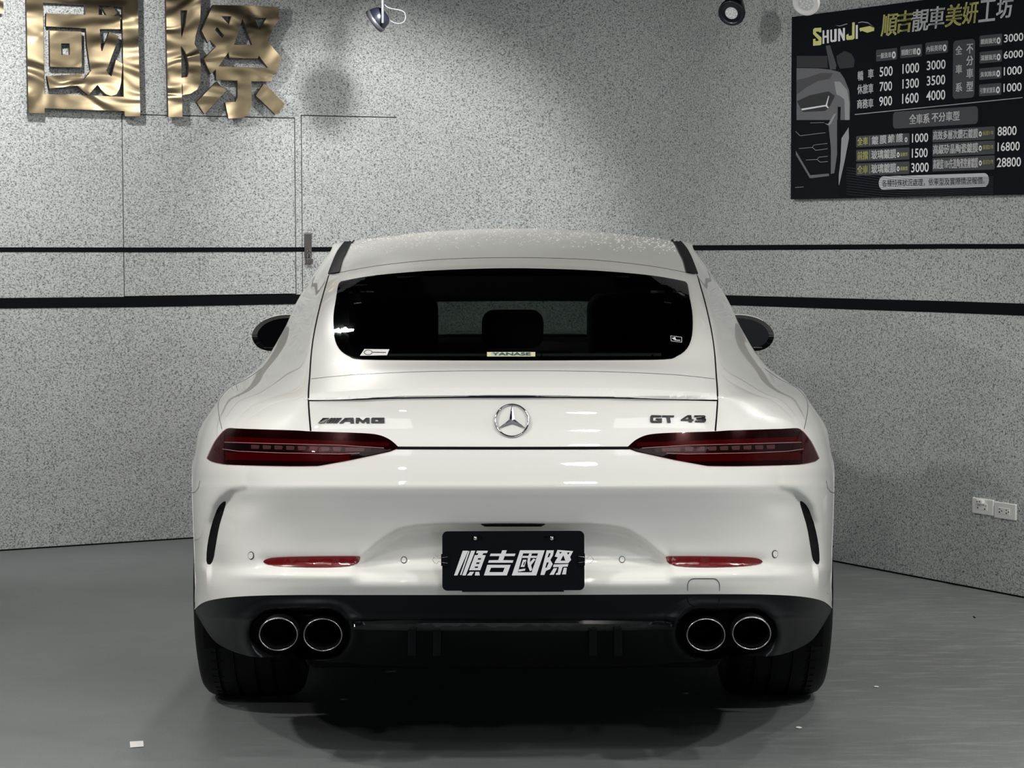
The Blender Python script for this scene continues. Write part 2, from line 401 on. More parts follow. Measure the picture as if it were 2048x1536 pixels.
# ------------------------------------------------------------------ car body surface
S_MAIN = 'car'
def r10(dx, y, Y): return list(zip(dx, y, Y))
D = [0, 110, 230, 330, 420, 500, 560, 600, 626, 640, 644]
YBs = [0, .004, .012, .03, .07, .14, .23, .36, .56, .85, 1.15]
def lower(y, yo, dx=None):
    yy = y if isinstance(y, list) else [y] * 11
    yo = yo if isinstance(yo, list) else [yo] * 6 + [yo * .8, yo * .5, yo * .2, 0, 0]
    d = dx or D
    return [(d[k], yy[k], YBs[k] + yo[k]) for k in range(11)]
TOP = [(0, 1190, .035), (110, 1190, .039), (230, 1190, .047), (330, 1190, .065), (420, 1190, .10), (500, 1191, .165), (560, 1194, .25), (598, 1199, .37), (621, 1206, .53), (636, 1218, .74)]
rows = []
rows.append((TOP + [None], (.20, .20), 0))
rows.append((lower([1166] * 5 + [1166, 1167, 1169, 1172, 1178, 1186], .018, D[:8] + [624, 638, 641]), (.27, .26), 0))
rows.append((lower([1150] * 5 + [1150, 1151, 1152, 1154, 1156, 1160], [.016] * 7 + [.012, .004, 0, 0], D[:8] + [624, 638, 641.5]), (.33, .33), 0))
rows.append((lower([1134] * 5 + [1134, 1135, 1136, 1138, 1140, 1143], [.044, .044, .044, .046, .045, .042, .036, .026, .010, 0, 0], D[:8] + [625, 639, 642]), (.37, .36), 0))
rows.append((lower(1104, [.05, .05, .05, .052, .05, .045, .035, .02, .01, 0, 0], D[:8] + [625, 639, 642.5]), (.44, .40), 0))
rows.append((lower(1050, [.03, .03, .03, .03, .03, .03, .025, .015, .005, 0, 0]), (.56, .48), 0))
rows.append((lower(1000, [-.002] * 6 + [.0, 0, 0, 0, 0], D[:8] + [626, 640, 643.5]), (.65, .56), 0))
rows.append((lower(985, [-.0125] * 6 + [-.008, -.003, 0, 0, 0], D[:8] + [626, 639.5, 643.3]), (.68, .585), 0))
rows.append((lower(974, [-.018] * 6 + [-.012, -.005, 0, 0, 0], D[:8] + [626, 639, 643]), (.70, .60), 0))
rows.append((lower(962, [-.0145] * 6 + [-.010, -.003, 0, 0, 0], D[:8] + [625, 638, 642.3]), (.725, .62), 0))
rows.append((lower(935, [-.0055] * 6 + [-.006, 0, 0, 0, 0], D[:8] + [624, 636, 640.5]), (.76, .65), 0))
rows.append((lower(898, [.010] * 6 + [.012, .01, .01, .01, .02], [0, 110, 230, 330, 420, 498, 556, 594, 617, 629, 633.5]), (.82, .70), 0))
rows.append((lower([857] * 8 + [858, 859, 860], [.034] * 6 + [.045, .05, .06, .06, .06], [0, 110, 230, 330, 418, 492, 548, 583, 606, 620, 627]), (.87, .74), .0))
rows.append(([(0, 800, .055), (110, 800, .058), (230, 801, .066), (330, 802, .085), (409, 803, .12), (470, 803, .24), (522, 803, .40), (556, 803, .60), (577, 803, .83), (588, 803, 1.05), (592, 806, 1.27)], (.915, .78), .03))
rows.append(([(0, 791, .052), (110, 791, .055), (230, 792, .063), (330, 793.5, .082), (409, 795, .125), (466, 794, .28), (515, 793, .47), (546, 792, .70), (566, 791, .94), (577, 789, 1.15), (581, 787, 1.38)], (.935, .80), .08))
rows.append(([(0, 742, .20), (110, 742.5, .20), (230, 745, .21), (330, 750, .235), (406, 757, .28), (448, 761, .50), (482, 765, .74), (508, 767, .96), (528, 768, 1.17), (541, 767, 1.35), (549, 765, 1.5)], (.965, .93), .13))
rows.append(([(0, 720, .33), (110, 720, .33), (230, 720.5, .34), (330, 721.5, .36), (403, 725, .41), (429, 729, .62), (452, 733, .87), (471, 735, 1.1), (487, 736, 1.32), (498, 736, 1.52), (507, 733, 1.72)], (.985, .98), .16))
rows.append(([(0, 660, .57), (110, 660, .57), (230, 660, .575), (330, 661, .59), (396, 662, .64), (416, 665, .86), (431, 666, 1.15), (443, 667, 1.4), (451, 667, 1.62), (457, 666, 1.83), (461, 664, 2.0)], (1.07, 1.08), .19))
rows.append(([(0, 600, .84), (110, 600, .84), (230, 601, .85), (325, 604, .87), (384, 607, .93), (398, 609, 1.13), (409, 609, 1.40), (417, 608, 1.67), (423, 606, 1.87), (428, 603, 2.07), (430.5, 600, 2.25)], (1.17, 1.18), .25))
rows.append(([(0, 538, 1.16), (110, 541, 1.16), (230, 549, 1.18), (320, 560, 1.20), (371, 567, 1.27), (382, 567, 1.44), (390, 565, 1.66), (396, 562, 1.9), (399, 559, 2.05), (400, 556, 2.2), (400, 552, 2.36)], (1.25, 1.26), .31))
rows.append(([(0, 516, 1.40), (110, 518, 1.40), (230, 525, 1.42), (315, 538, 1.44), (362, 548, 1.50), (371, 548, 1.65), (377, 546, 1.84), (381, 543, 2.08), (384, 539, 2.2), (386, 535, 2.35), (386, 531, 2.5)], (1.30, 1.30), .35))
rows.append(([(0, 487, 1.84), (110, 489, 1.84), (230, 497, 1.86), (303, 508, 1.89), (341, 516, 1.94), (349, 515, 2.06), (354, 512, 2.25), (358, 509, 2.35), (361, 506, 2.45), (362.5, 503, 2.55), (362, 500, 2.65)], (1.345, 1.35), .41))
rows.append(([(0, 466, 2.42), (110, 467.5, 2.42), (220, 474, 2.44), (282, 482, 2.46), (312, 487, 2.5), (322, 487.5, 2.57), (328, 487.5, 2.64), (333, 487, 2.7), (336, 486, 2.76), (338, 485, 2.82), (339, 484, 2.9)], (1.375, 1.392), .46))
FY = {  # flank / front columns c11..c17 per row: x and Y
}
def front(i):
    i = i - 3 if i >= 12 else (min(i, 6) if i < 9 else max(7, i - 3))
    if i <= 9:
        x = [.955, .94, .94, .965, .90, .55, 0]; Y = [1.75, 2.4, 3.1, 3.85, 4.5, 4.92, 5.03]
        if i >= 7: Y = [1.75, 2.4, 3.1, 3.85, 4.47, 4.86, 4.98]
        if i >= 9: x = [.935, .925, .925, .945, .86, .52, 0]; Y = [1.8, 2.4, 3.1, 3.85, 4.4, 4.8, 4.93]
        return x, Y
    t = {10: ([.90, .895, .895, .90, .80, .48, 0], [1.85, 2.45, 3.1, 3.8, 4.33, 4.72, 4.86]),
         11: ([.87, .87, .87, .86, .74, .43, 0], [1.95, 2.5, 3.1, 3.75, 4.25, 4.6, 4.75]),
         12: ([.845, .84, .82, .78, .60, .32, 0], [2.1, 2.6, 3.15, 3.72, 4.05, 4.25, 4.3]),
         13: ([.815, .80, .775, .71, .50, .26, 0], [2.2, 2.75, 3.25, 3.62, 3.85, 3.93, 3.95]),
         14: ([.782, .765, .725, .64, .45, .23, 0], [2.4, 2.85, 3.25, 3.52, 3.71, 3.78, 3.80]),
         15: ([.752, .73, .68, .59, .41, .21, 0], [2.55, 2.9, 3.18, 3.4, 3.57, 3.63, 3.65]),
         16: ([.712, .69, .64, .55, .38, .19, 0], [2.6, 2.88, 3.1, 3.28, 3.42, 3.47, 3.49]),
         17: ([.69, .665, .615, .52, .36, .18, 0], [2.7, 2.9, 3.06, 3.2, 3.31, 3.36, 3.38]),
         18: ([.66, .635, .585, .49, .34, .17, 0], [2.78, 2.9, 3.02, 3.12, 3.2, 3.25, 3.27]),
         19: ([.63, .60, .54, .45, .31, .155, 0], [2.94, 2.98, 3.02, 3.07, 3.12, 3.15, 3.16])}
    return t[i]
ctrl = []
for i, (pts, (zs, zf), _) in enumerate(rows):
    row = []
    for k in range(11):
        if pts[k] is None: row.append(Vector((-.975, 1.15, .27)))
        else:
            dx, y, Y = pts[k]; v = P(1026 - dx, y, Y); 
            if k == 0: v.x = 0
            row.append(v)
    x, Y = front(i); zc = row[10].z
    for k in range(7):
        if i <= 11: z = zs + (zf - zs) * max(0, (k - 3)) / 3.0 if i else zs
        elif i <= 14: z = zc * max(0, 1 - (k + 1) / 3) + (zs * min(1, (k + 1) / 3) if k < 4 else 0) + (0)
        else: z = zc + (zf - zc) * (k + 1) / 7
        if 12 <= i <= 14:
            t = (k + 1) / 7; z = zc + (zs - zc) * min(1, t * 2.3) + (zf - zs) * max(0, (t - .5) * 2)
        row.append(Vector((-x[k], Y[k], z)))
    ctrl.append(row)
# roof crown rows
rw = []
xs = [0, .11, .215, .30, .35, .37, .385, .395, .40, .405, .41, .40, .37, .32, .26, .18, .09, 0]
Ys = [2.58, 2.58, 2.6, 2.62, 2.65, 2.68, 2.72, 2.75, 2.78, 2.82, 2.86, 2.92, 2.96, 2.99, 3.02, 3.05, 3.06, 3.07]
for a, b in zip(xs, Ys): rw.append(Vector((-a, b, 1.430 - .13 * a * a - .03 * max(0, b - 2.75))))
ctrl.append(rw)
ctrl.append([Vector((0, b, 1.4315 - .03 * max(0, b - 2.75))) for b in (2.70, 2.70, 2.71, 2.72, 2.73, 2.74, 2.75, 2.77, 2.79, 2.81, 2.83, 2.86, 2.88, 2.90, 2.91, 2.92, 2.93, 2.93)])
A = np.array([[list(v) for v in r] for r in ctrl])                  # rows x 18 x 3
Rm = A[:, 1:, :][:, ::-1, :].copy(); Rm[..., 0] *= -1
A = np.concatenate([Rm, A], axis=1)                                  # right side first, centre, left: 35 columns
NC = A.shape[1]; CEN = 17
def hermite(P_, t_, samples):
    """non-uniform cubic through the points along axis 0; samples: list of (segment, fraction)"""
    n = len(t_); d = (P_[1:] - P_[:-1]) / (t_[1:] - t_[:-1])[:, None, None]
    m = np.empty_like(P_); m[0] = d[0]; m[-1] = d[-1]
    for i in range(1, n - 1):
        h0, h1 = t_[i] - t_[i - 1], t_[i + 1] - t_[i]; m[i] = (d[i - 1] * h1 + d[i] * h0) / (h0 + h1)
    out = []
    for s, u in samples:
        h = t_[s + 1] - t_[s]
        out.append((2 * u ** 3 - 3 * u ** 2 + 1) * P_[s] + (u ** 3 - 2 * u ** 2 + u) * h * m[s] + (-2 * u ** 3 + 3 * u ** 2) * P_[s + 1] + (u ** 3 - u ** 2) * h * m[s + 1])
    return np.array(out)
def samples(subs):
    s = [(k, q / n) for k, n in enumerate(subs) for q in range(n)]; s.append((len(subs) - 1, 1.0)); return s
tc = np.concatenate([[0], np.cumsum(np.mean(np.linalg.norm(A[:, 1:] - A[:, :-1], axis=2), axis=0) ** .7)])
tr = np.concatenate([[0], np.cumsum(np.mean(np.linalg.norm(A[1:, 5:30] - A[:-1, 5:30], axis=2), axis=1) ** .7)])
half = [22, 22, 20, 18, 16, 12, 9, 8, 14, 20] + [34, 12, 14, 36, 20, 7, 7]
csub = half[::-1] + half
rsub = [6, 5, 5, 8, 13, 12, 5, 4, 5, 10, 11, 14, 4, 12, 7, 12, 12, 12, 6, 8, 8, 6, 5]
cs, rs = samples(csub), samples(rsub)
G = hermite(A.transpose(1, 0, 2), tc, cs).transpose(1, 0, 2)         # rows x fine columns
G = hermite(G, tr, rs)
NR, NF, _ = G.shape
rowi = np.array([s + u for s, u in rs]); coli = np.array([s + u for s, u in cs]) - CEN   # control indices, column measured from centre

def sst(a, b, x): t = np.clip((x - a) / (b - a), 0, 1); return t * t * (3 - 2 * t)
# fair the quarter panels so that their reflections run smoothly
ac = np.abs(coli)
msk = (sst(4.1, 4.6, ac) * (1 - sst(9.0, 9.9, ac)))[None, :] * (sst(12.3, 13.2, rowi) * (1 - sst(20.2, 21.6, rowi)))[:, None]
for _ in range(60):
    H_ = G.copy(); H_[1:-1] = .25 * G[:-2] + .5 * G[1:-1] + .25 * G[2:]; H2 = H_.copy(); H2[:, 1:-1] = .25 * H_[:, :-2] + .5 * H_[:, 1:-1] + .25 * H_[:, 2:]
    G = G + (H2 - G) * msk[..., None]
# --- fine relief pressed into the rear face (plate recess, reflector hollows, side vents)
def sst(a, b, x): t = np.clip((x - a) / (b - a), 0, 1); return t * t * (3 - 2 * t)
camv = np.array(CAM); fwv, rtv, upv = np.array(fw), np.array(rt), np.array(up)
Rr = G - camv; zc_ = Rr @ fwv; U = 1024 + F * (Rr @ rtv) / zc_; V = 768 - F * (Rr @ upv) / zc_
DX = np.abs(U - 1026); rear = (G[..., 1] < 1.3) & (np.abs(coli)[None, :] < 10.01)
yb = np.interp(DX, [0, 150, 200, 228, 262, 290, 312, 335], [1046, 1047, 1051, 1057, 1078, 1100, 1118, 1140])
dep = .042 * sst(0, 24, V - yb) * (1 - sst(1128, 1172, V)) * (1 - sst(300, 330, DX))
dep = np.where(rear, dep, 0)
# reflector hollow
fy = np.interp(DX, [306, 330, 480, 499], [1117, 1124, 1124, 1126])
dep += np.where(rear, .010 * np.exp(-((V - fy) / 15) ** 2) * sst(300, 318, DX) * (1 - sst(496, 520, DX)), 0)
# side vent hollow: polyline in (dx, y)
vp = np.array([(535, 983), (560, 991), (578, 1006), (590, 1022), (600, 1050), (606, 1085), (608, 1126)], float)
dmin = np.full(U.shape, 1e9); side = np.zeros(U.shape)
for a, b in zip(vp[:-1], vp[1:]):
    ab = b - a; t = np.clip(((DX - a[0]) * ab[0] + (V - a[1]) * ab[1]) / (ab @ ab), 0, 1)
    ex, ey = DX - (a[0] + t * ab[0]), V - (a[1] + t * ab[1]); dd = np.hypot(ex, ey); side = np.where(dd < dmin, ex, side); dmin = np.minimum(dd, dmin)
wd = np.where(side < 0, 32, 10)
dep += np.where(rear, .046 * np.exp(-(dmin / wd) ** 2) * (1 - .8 * (1 - sst(540, 600, DX)) * (1 - sst(985, 1050, V))), 0)
G[..., 1] += dep
# shelf along the boot: soft crease at the spoiler front line
BV = [Vector(p) for p in G.reshape(-1, 3)]
BF = [(r * NF + c, r * NF + c + 1, (r + 1) * NF + c + 1, (r + 1) * NF + c) for r in range(NR - 1) for c in range(NF - 1)]
bvh = BVHTree.FromPolygons(BV, BF)
def hit(px, py):
    d = ray(px, py); loc, nor, idx, dist = bvh.ray_cast(CAM, d)
    if loc is None:
        # just off the silhouette: take the nearest surface point
        q = CAM + d * 6.5; loc, nor, idx, dist = bvh.find_nearest(q)
    if nor.dot(d) > 0: nor = -nor
    return loc, nor
MIR = lambda pts: [(2052 - x, y) for x, y in pts][::-1]

def spl0(pts, n=3):
    out = []; N_ = len(pts)
    for i in range(N_):
        p0, p1, p2, p3 = pts[i - 1], pts[i], pts[(i + 1) % N_], pts[(i + 2) % N_]
        for k in range(n):
            t = k / n
            out.append(tuple(.5 * ((2 * p1[j]) + (-p0[j] + p2[j]) * t + (2 * p0[j] - 5 * p1[j] + 4 * p2[j] - p3[j]) * t * t + (-p0[j] + 3 * p1[j] - 3 * p2[j] + p3[j]) * t ** 3) for j in range(2)))
    return out
WIN = [(690, 562.5), (752, 552), (850, 543.5), (940, 539.5), (1026, 538), (1112, 539.5), (1202, 543.5), (1300, 552), (1362, 562.5), (1371, 566), (1375, 573), (1379.5, 602), (1384, 632), (1383, 671), (1373, 697), (1353, 712), (1326, 718.5), (1200, 720), (1026, 720.5), (852, 720), (726, 718.5), (699, 712), (679, 697), (669, 671), (668, 632), (672.5, 602), (677, 573), (681, 566)]
WIN = spl0(WIN[2:] + WIN[:2])
def inside(poly, x, y):
    c = False; n = len(poly)
    for i in range(n):
        x1, y1 = poly[i]; x2, y2 = poly[i - 1]
        if (y1 > y) != (y2 > y) and x < (x2 - x1) * (y - y1) / (y2 - y1) + x1: c = not c
    return c
WIN_IN = [(1026 + (x - 1026) * .955, 630 + (y - 630) * .87) for x, y in WIN]
AX, AZ, AR = 1.15, .345, .388      # rear wheel arch; front one at AX2
AX2 = 4.10
GA = G.copy()
def arch_snap(cy):
    d = np.hypot(GA[..., 1] - cy, GA[..., 2] - AZ); m = (d < AR) & (np.abs(GA[..., 0]) > .60); return d, m
d1, m1 = arch_snap(AX); d2, m2 = arch_snap(AX2)
keep = []
for r in range(NR - 1):
    for c in range(NF - 1):
        q = ((r, c), (r, c + 1), (r + 1, c + 1), (r + 1, c))
        if all(m1[a] for a in q) or all(m2[a] for a in q): continue
        rc = rowi[r] + .01; cc = abs((coli[c] + coli[c + 1]) / 2)
        # windscreen opening
        if 16.0 <= rc < 20.0 and cc > 14.0: continue
        if 16.0 <= rc < 20.0 and 10.25 < cc < 14.0 and not (11.55 < cc < 11.75): continue   # side windows
        if 15.9 < rc < 19.2 and cc < 4.2:
            mx = (U[r, c] + U[r + 1, c + 1]) / 2; my = (V[r, c] + V[r + 1, c + 1]) / 2
            if inside(WIN_IN, mx, my): continue
        keep.append(tuple(a * NF + b for a, b in q))
for dd, mm, cy in ((d1, m1, AX), (d2, m2, AX2)):
    for r, c in zip(*np.nonzero(mm)):
        q = ((r - 1, c), (r + 1, c), (r, c - 1), (r, c + 1))
        k = AR / max(dd[r, c], 1e-4); GA[r, c, 1] = cy + (GA[r, c, 1] - cy) * k; GA[r, c, 2] = AZ + (GA[r, c, 2] - AZ) * k
        sx = 1 if GA[r, c, 0] > 0 else -1
        loc, nor, idx, dist = bvh.ray_cast(Vector((sx * 2, GA[r, c, 1], GA[r, c, 2])), Vector((-sx, 0, 0)))
        if loc is not None and abs(loc.x) > .8: GA[r, c, 0] = loc.x
CAR = thing('car', 'white four-door fastback car seen from behind, parked on the dark floor', 'car', (0, 2.5, 0))
def grid_obj(name, verts, faces, m, parent, smooth=True):
    used = sorted({i for f in faces for i in f}); mp = {a: b for b, a in enumerate(used)}
    me = bpy.data.meshes.new(name); me.from_pydata([verts[i] for i in used], [], [tuple(mp[i] for i in f) for f in faces]); me.update()
    o = link(name, me, m, None, smooth); put(o, parent); return o
GV = [tuple(p) for p in GA.reshape(-1, 3)]
body = grid_obj('body_shell', GV, keep, M['white'], CAR)
# window panes that follow the body grid (slightly inset along the surface normal)
def region(name, r0_, r1_, c0_, c1_, m, sgn=None):
    fs = []
    for r in range(NR - 1):
        if not (r0_ <= rowi[r] + .01 < r1_): continue
        for c in range(NF - 1):
            cm = (coli[c] + coli[c + 1]) / 2
            if c0_ < abs(cm) < c1_ and (sgn is None or cm * sgn > 0): fs.append((r * NF + c, r * NF + c + 1, (r + 1) * NF + c + 1, (r + 1) * NF + c))
    cen = Vector((0, 2.6, 1.1)); vv = {}
    for f in fs:
        for i in f:
            p = Vector(GV[i]); dd = (Vector((0, p.y - .1, p.z - .05)) - p); vv[i] = tuple(p + dd.normalized() * .004)
    V2 = [vv.get(i, GV[i]) for i in range(len(GV))] if fs else GV
    return grid_obj(name, V2, fs, m, CAR)
# left and right columns: coli>0 is the left (negative x) side
region('windscreen', 16, 20, 14, 18, M['screen'])
for sgn in (1, -1):
    region('side_window', 16, 20, 10.25, 11.6, M['privacy'], sgn); region('side_window', 16, 20, 11.7, 14, M['privacy'], sgn)
# arch lips and liners
for cy in (AX, AX2):
    for sx in (-1, 1):
        bm = bmesh.new(); pts = []
        for k in range(37):
            a = math.radians(-25 + 230 * k / 36); y = cy + AR * math.cos(a); z = AZ + AR * math.sin(a)
            if z < .17: continue
            loc, nor, idx, dist = bvh.ray_cast(Vector((sx * 2, y, z)), Vector((-sx, 0, 0)))
            if loc is None or abs(loc.x) < .7: continue
            pts.append(Vector((loc.x - sx * .004, y, z)))
        if len(pts) > 3: add_tube(bm, pts, .005, 8); obj('arch_lip', bm, M['white'], CAR, True)
        else: bm.free()
        bm = bmesh.new(); prev = None
        for k in range(25):
            a = math.radians(-20 + 220 * k / 24); y = cy + (AR + .006) * math.cos(a); z = AZ + (AR + .006) * math.sin(a)
            q = [bm.verts.new((sx * xx, y, z)) for xx in (.90, .55)]
            if prev: bm.faces.new((prev[0], prev[1], q[1], q[0]))
            prev = q
        obj('wheel_liner', bm, M['black'], CAR, True)

# ------------------------------------------------------------------ patches and lines laid on the body
def grid_fill(poly, step):
    bm = bmesh.new(); vs = [bm.verts.new((x, y, 0)) for x, y in poly]
    f = bm.faces.new(vs); bmesh.ops.triangulate(bm, faces=[f])
    xs = [p[0] for p in poly]; ys = [p[1] for p in poly]
    for ax, lo, hi in ((0, min(xs), max(xs)), (1, min(ys), max(ys))):
        k = lo + step
        while k < hi - 1e-3:
            co = (k, 0, 0) if ax == 0 else (0, k, 0); no = (1, 0, 0) if ax == 0 else (0, 1, 0)
            bmesh.ops.bisect_plane(bm, geom=bm.verts[:] + bm.edges[:] + bm.faces[:], plane_co=co, plane_no=no, dist=1e-5); k += step
    return bm
def patch(name, poly, m, parent, off=.002, step=14, skirt=.006, label=None, surf=None, smooth=True):
    bm = grid_fill(poly, step)
    be = [e for e in bm.edges if e.is_boundary]; bvs = {v for e in be for v in e.verts}
    inf = {}
    for v in bm.verts:
        loc, nor = (surf or hit)(v.co.x, v.co.y); inf[v] = (loc, nor)
    if skirt:
        r = bmesh.ops.extrude_edge_only(bm, edges=be); nv = [g_ for g_ in r['geom'] if isinstance(g_, bmesh.types.BMVert)]
        pos = {tuple(round(c, 4) for c in v.co[:2]): v for v in bvs}
        for v in nv:
            s = pos[tuple(round(c, 4) for c in v.co[:2])]; loc, nor = inf[s]; v.co = loc + nor * (off - skirt)
    for v, (loc, nor) in inf.items(): v.co = loc + nor * off
    me = bpy.data.meshes.new(name); bm.to_mesh(me); bm.free()
    o = link(name, me, m, None, False)
    if smooth:
        me.polygons.foreach_set('use_smooth', [True] * len(me.polygons))
        me.set_sharp_from_angle(angle=math.radians(50))
    if parent is not None: put(o, parent)
    if label: o['label'] = label
    return o
def dens(pts, step=8):
    out = [pts[0]]
    for a, b in zip(pts, pts[1:]):
        n = max(1, int(math.hypot(b[0] - a[0], b[1] - a[1]) / step))
        out += [(a[0] + (b[0] - a[0]) * k / n, a[1] + (b[1] - a[1]) * k / n) for k in range(1, n + 1)]
    return out
def spl(pts, n=6):      # smooth open polyline (Catmull-Rom)
    out = []
    for i in range(len(pts) - 1):
        p0, p1, p2, p3 = pts[max(i - 1, 0)], pts[i], pts[i + 1], pts[min(i + 2, len(pts) - 1)]
        for k in range(n):
            t = k / n
            out.append(tuple(.5 * ((2 * p1[j]) + (-p0[j] + p2[j]) * t + (2 * p0[j] - 5 * p1[j] + 4 * p2[j] - p3[j]) * t * t + (-p0[j] + 3 * p1[j] - 3 * p2[j] + p3[j]) * t ** 3) for j in range(2)))
    out.append(pts[-1]); return out
def seam(name, pts, width, m, parent, off=.0009, label=None):
    pts = dens(pts); H = [hit(*p) for p in pts]; bm = bmesh.new(); prev = None
    for i in range(len(H)):
        t = (H[min(i + 1, len(H) - 1)][0] - H[max(i - 1, 0)][0]); n = H[i][1]
        s = t.cross(n); s = s.normalized() * width / 2 if s.length > 1e-9 else Vector((0, 0, width / 2))
        c = H[i][0] + n * off; q = [bm.verts.new(c - s - n * .003), bm.verts.new(c - s), bm.verts.new(c + s), bm.verts.new(c + s - n * .003)]
        if prev:
            for k in range(3): bm.faces.new((prev[k], prev[k + 1], q[k + 1], q[k]))
        prev = q
    return obj(name, bm, m, parent, False, label)
def both(fn, pts, *a, **k):
    fn_name = a
    return [fn(pts), fn(MIR(pts))]

# rear window with black border and glass
GL = patch('rear_window', [(1026 + (x - 1026) * 1.003, 630 + (y - 630) * 1.01) for x, y in WIN], M['gloss'], CAR, .0012, 16, .004)
# cut the viewing field out of the border: delete centre faces
bm = bmesh.new(); bm.from_mesh(GL.data); iv = wpos(CAR)
dl = []
for f in bm.faces:
    c = f.calc_center_median(); x, y = proj(c)
    if inside([(1026 + (x_ - 1026) * .93, 630 + (y_ - 630) * .86) for x_, y_ in WIN], x, y): dl.append(f)
bmesh.ops.delete(bm, geom=dl, context='FACES'); bm.to_mesh(GL.data); bm.free()
GL.name = 'window_border'
RW = patch('rear_window', WIN, M['privacy'], CAR, .0026, 16, 0)
# black gloss drip strips on the roof
STR = spl([(657.5, 549), (664, 531), (671.4, 513), (679.5, 498), (690, 484.5), (700, 478.5)]) + [(712, 478)] + spl([(710, 480.5), (702, 489), (693, 507), (686, 521), (679.6, 544), (678.5, 546)]) + [(668, 548)]
for q in (STR, MIR(STR)): patch('roof_strip', q, M['band'], CAR, .0045, 7, .008)
# tailgate outline seam, roof seam, spoiler line
SL = spl([(657.5, 551), (648, 583), (638.5, 619), (629, 663), (623, 705), (619.5, 752), (617, 790), (618.5, 826), (621.5, 862)])
for q in (SL, MIR(SL)): seam('tailgate_seam', q, .0042, M['gap'], CAR)
seam('roof_seam', spl([(680, 545), (760, 531), (881, 519), (1026, 515.5), (1171, 519), (1292, 531), (1372, 545)]), .0022, M['gap'], CAR)
seam('spoiler_seam', spl([(623, 758), (700, 750), (800, 745), (900, 742.5), (1026, 742), (1152, 742.5), (1252, 745), (1352, 750), (1429, 758)]), .0016, M['fixgrey'], CAR)
seam('tailgate_lip_seam', spl([(617, 801), (700, 798.5), (820, 795.5), (1026, 794), (1232, 795.5), (1352, 798.5), (1435, 801)]), .0040, M['gap'], CAR)
# spoiler blade (raised lip across the boot)
SP = spl([(621, 789), (700, 784), (820, 779), (1026, 777), (1232, 779), (1352, 784), (1431, 789)]) + spl([(1433, 799), (1352, 796.3), (1232, 793.3), (1026, 791.8), (820, 793.3), (700, 796.3), (619, 799)])
patch('spoiler_lip', SP, M['white'], CAR, .0035, 16, .006)
seam('bumper_gap', spl([(794, 896), (850, 896.2), (1026, 896.5), (1202, 896.2), (1258, 896)]), .0075, M['gap'], CAR)
# quarter panel joints
for q in (spl([(523, 737), (495, 757), (462, 774), (445, 790), (437, 806), (438, 830), (444, 858)]),): 
    for z in (q, MIR(q)): seam('shut_line', z, .0018, M['fixgrey'], CAR)
for q in ([(383, 986), (391, 984), (397, 976), (400, 962)],):
    for z in (q, MIR(q)): seam('shut_line', z, .0018, M['fixgrey'], CAR)

# ------------------------------------------------------------------ diffuser (black lower bumper)
BOT = [(0, 1335, .33), (110, 1335, .33), (230, 1333, .31), (330, 1326, .26), (420, 1317, .22), (500, 1313, .25), (536, 1310, .33), (569, 1299, .43), (599, 1280, .53), (634, 1228, .72)]
def drow(t, off):
    out = []
    for j in range(10):
        a, b = TOP[j], BOT[j]
        yt = t ** (1.0 if j < 9 else 1)
        out.append((a[0] + (b[0] - a[0]) * t, a[1] + (b[1] - a[1]) * t, a[2] + (b[2] - a[2]) * (t ** 1.7) + off * (1 if j < 7 else (.6, .3, .0)[j - 7])))
    return out
DR = [drow(0, 0), drow(.12, .002), drow(.26, -.006), drow(.35, -.020), drow(.45, .000), drow(.62, .02), drow(.82, .02), drow(1, 0)]
DA = np.array([[list(P(1026 - dx, y, Y)) for dx, y, Y in r] for r in DR]); DA[:, 0, 0] = 0
DRm = DA[:, 1:, :][:, ::-1, :].copy(); DRm[..., 0] *= -1; DA = np.concatenate([DRm, DA], axis=1)
tcd = np.concatenate([[0], np.cumsum(np.mean(np.linalg.norm(DA[:, 1:] - DA[:, :-1], axis=2), axis=0) ** .7)])
trd = np.concatenate([[0], np.cumsum(np.mean(np.linalg.norm(DA[1:] - DA[:-1], axis=2), axis=1) ** .7)])
hd = [20, 20, 18, 16, 14, 10, 8, 6, 5]; DG = hermite(DA.transpose(1, 0, 2), tcd, samples(hd[::-1] + hd)).transpose(1, 0, 2)
DG = hermite(DG, trd, samples([6, 6, 5, 5, 7, 8, 7]))
# dished area round each exhaust pair
Rr = DG - camv; zc_ = Rr @ fwv; Ud = 1024 + F * (Rr @ rtv) / zc_; Vd = 768 - F * (Rr @ upv) / zc_; DXd = np.abs(Ud - 1026)
rr_ = np.hypot(np.maximum(np.abs(DXd - 426) - 52, 0), (Vd - 1266)); DG[..., 1] += .055 * (1 - sst(32, 52, rr_)) - .014 * np.exp(-((rr_ - 56) / 13) ** 2)
nr, nc, _ = DG.shape
DV = [tuple(p) for p in DG.reshape(-1, 3)]
DF = [(r * nc + c, r * nc + c + 1, (r + 1) * nc + c + 1, (r + 1) * nc + c) for r in range(nr - 1) for c in range(nc - 1)]
dif = grid_obj('diffuser', DV, DF, M['plastic'], CAR)
dbvh = BVHTree.FromPolygons([Vector(p) for p in DV], DF)
def hitd(px, py):
    d = ray(px, py); loc, nor, i, dist = dbvh.ray_cast(CAM, d)
    if loc is None: loc, nor, i, dist = dbvh.find_nearest(CAM + d * 6.0)
    if nor.dot(d) > 0: nor = -nor
    return loc, nor
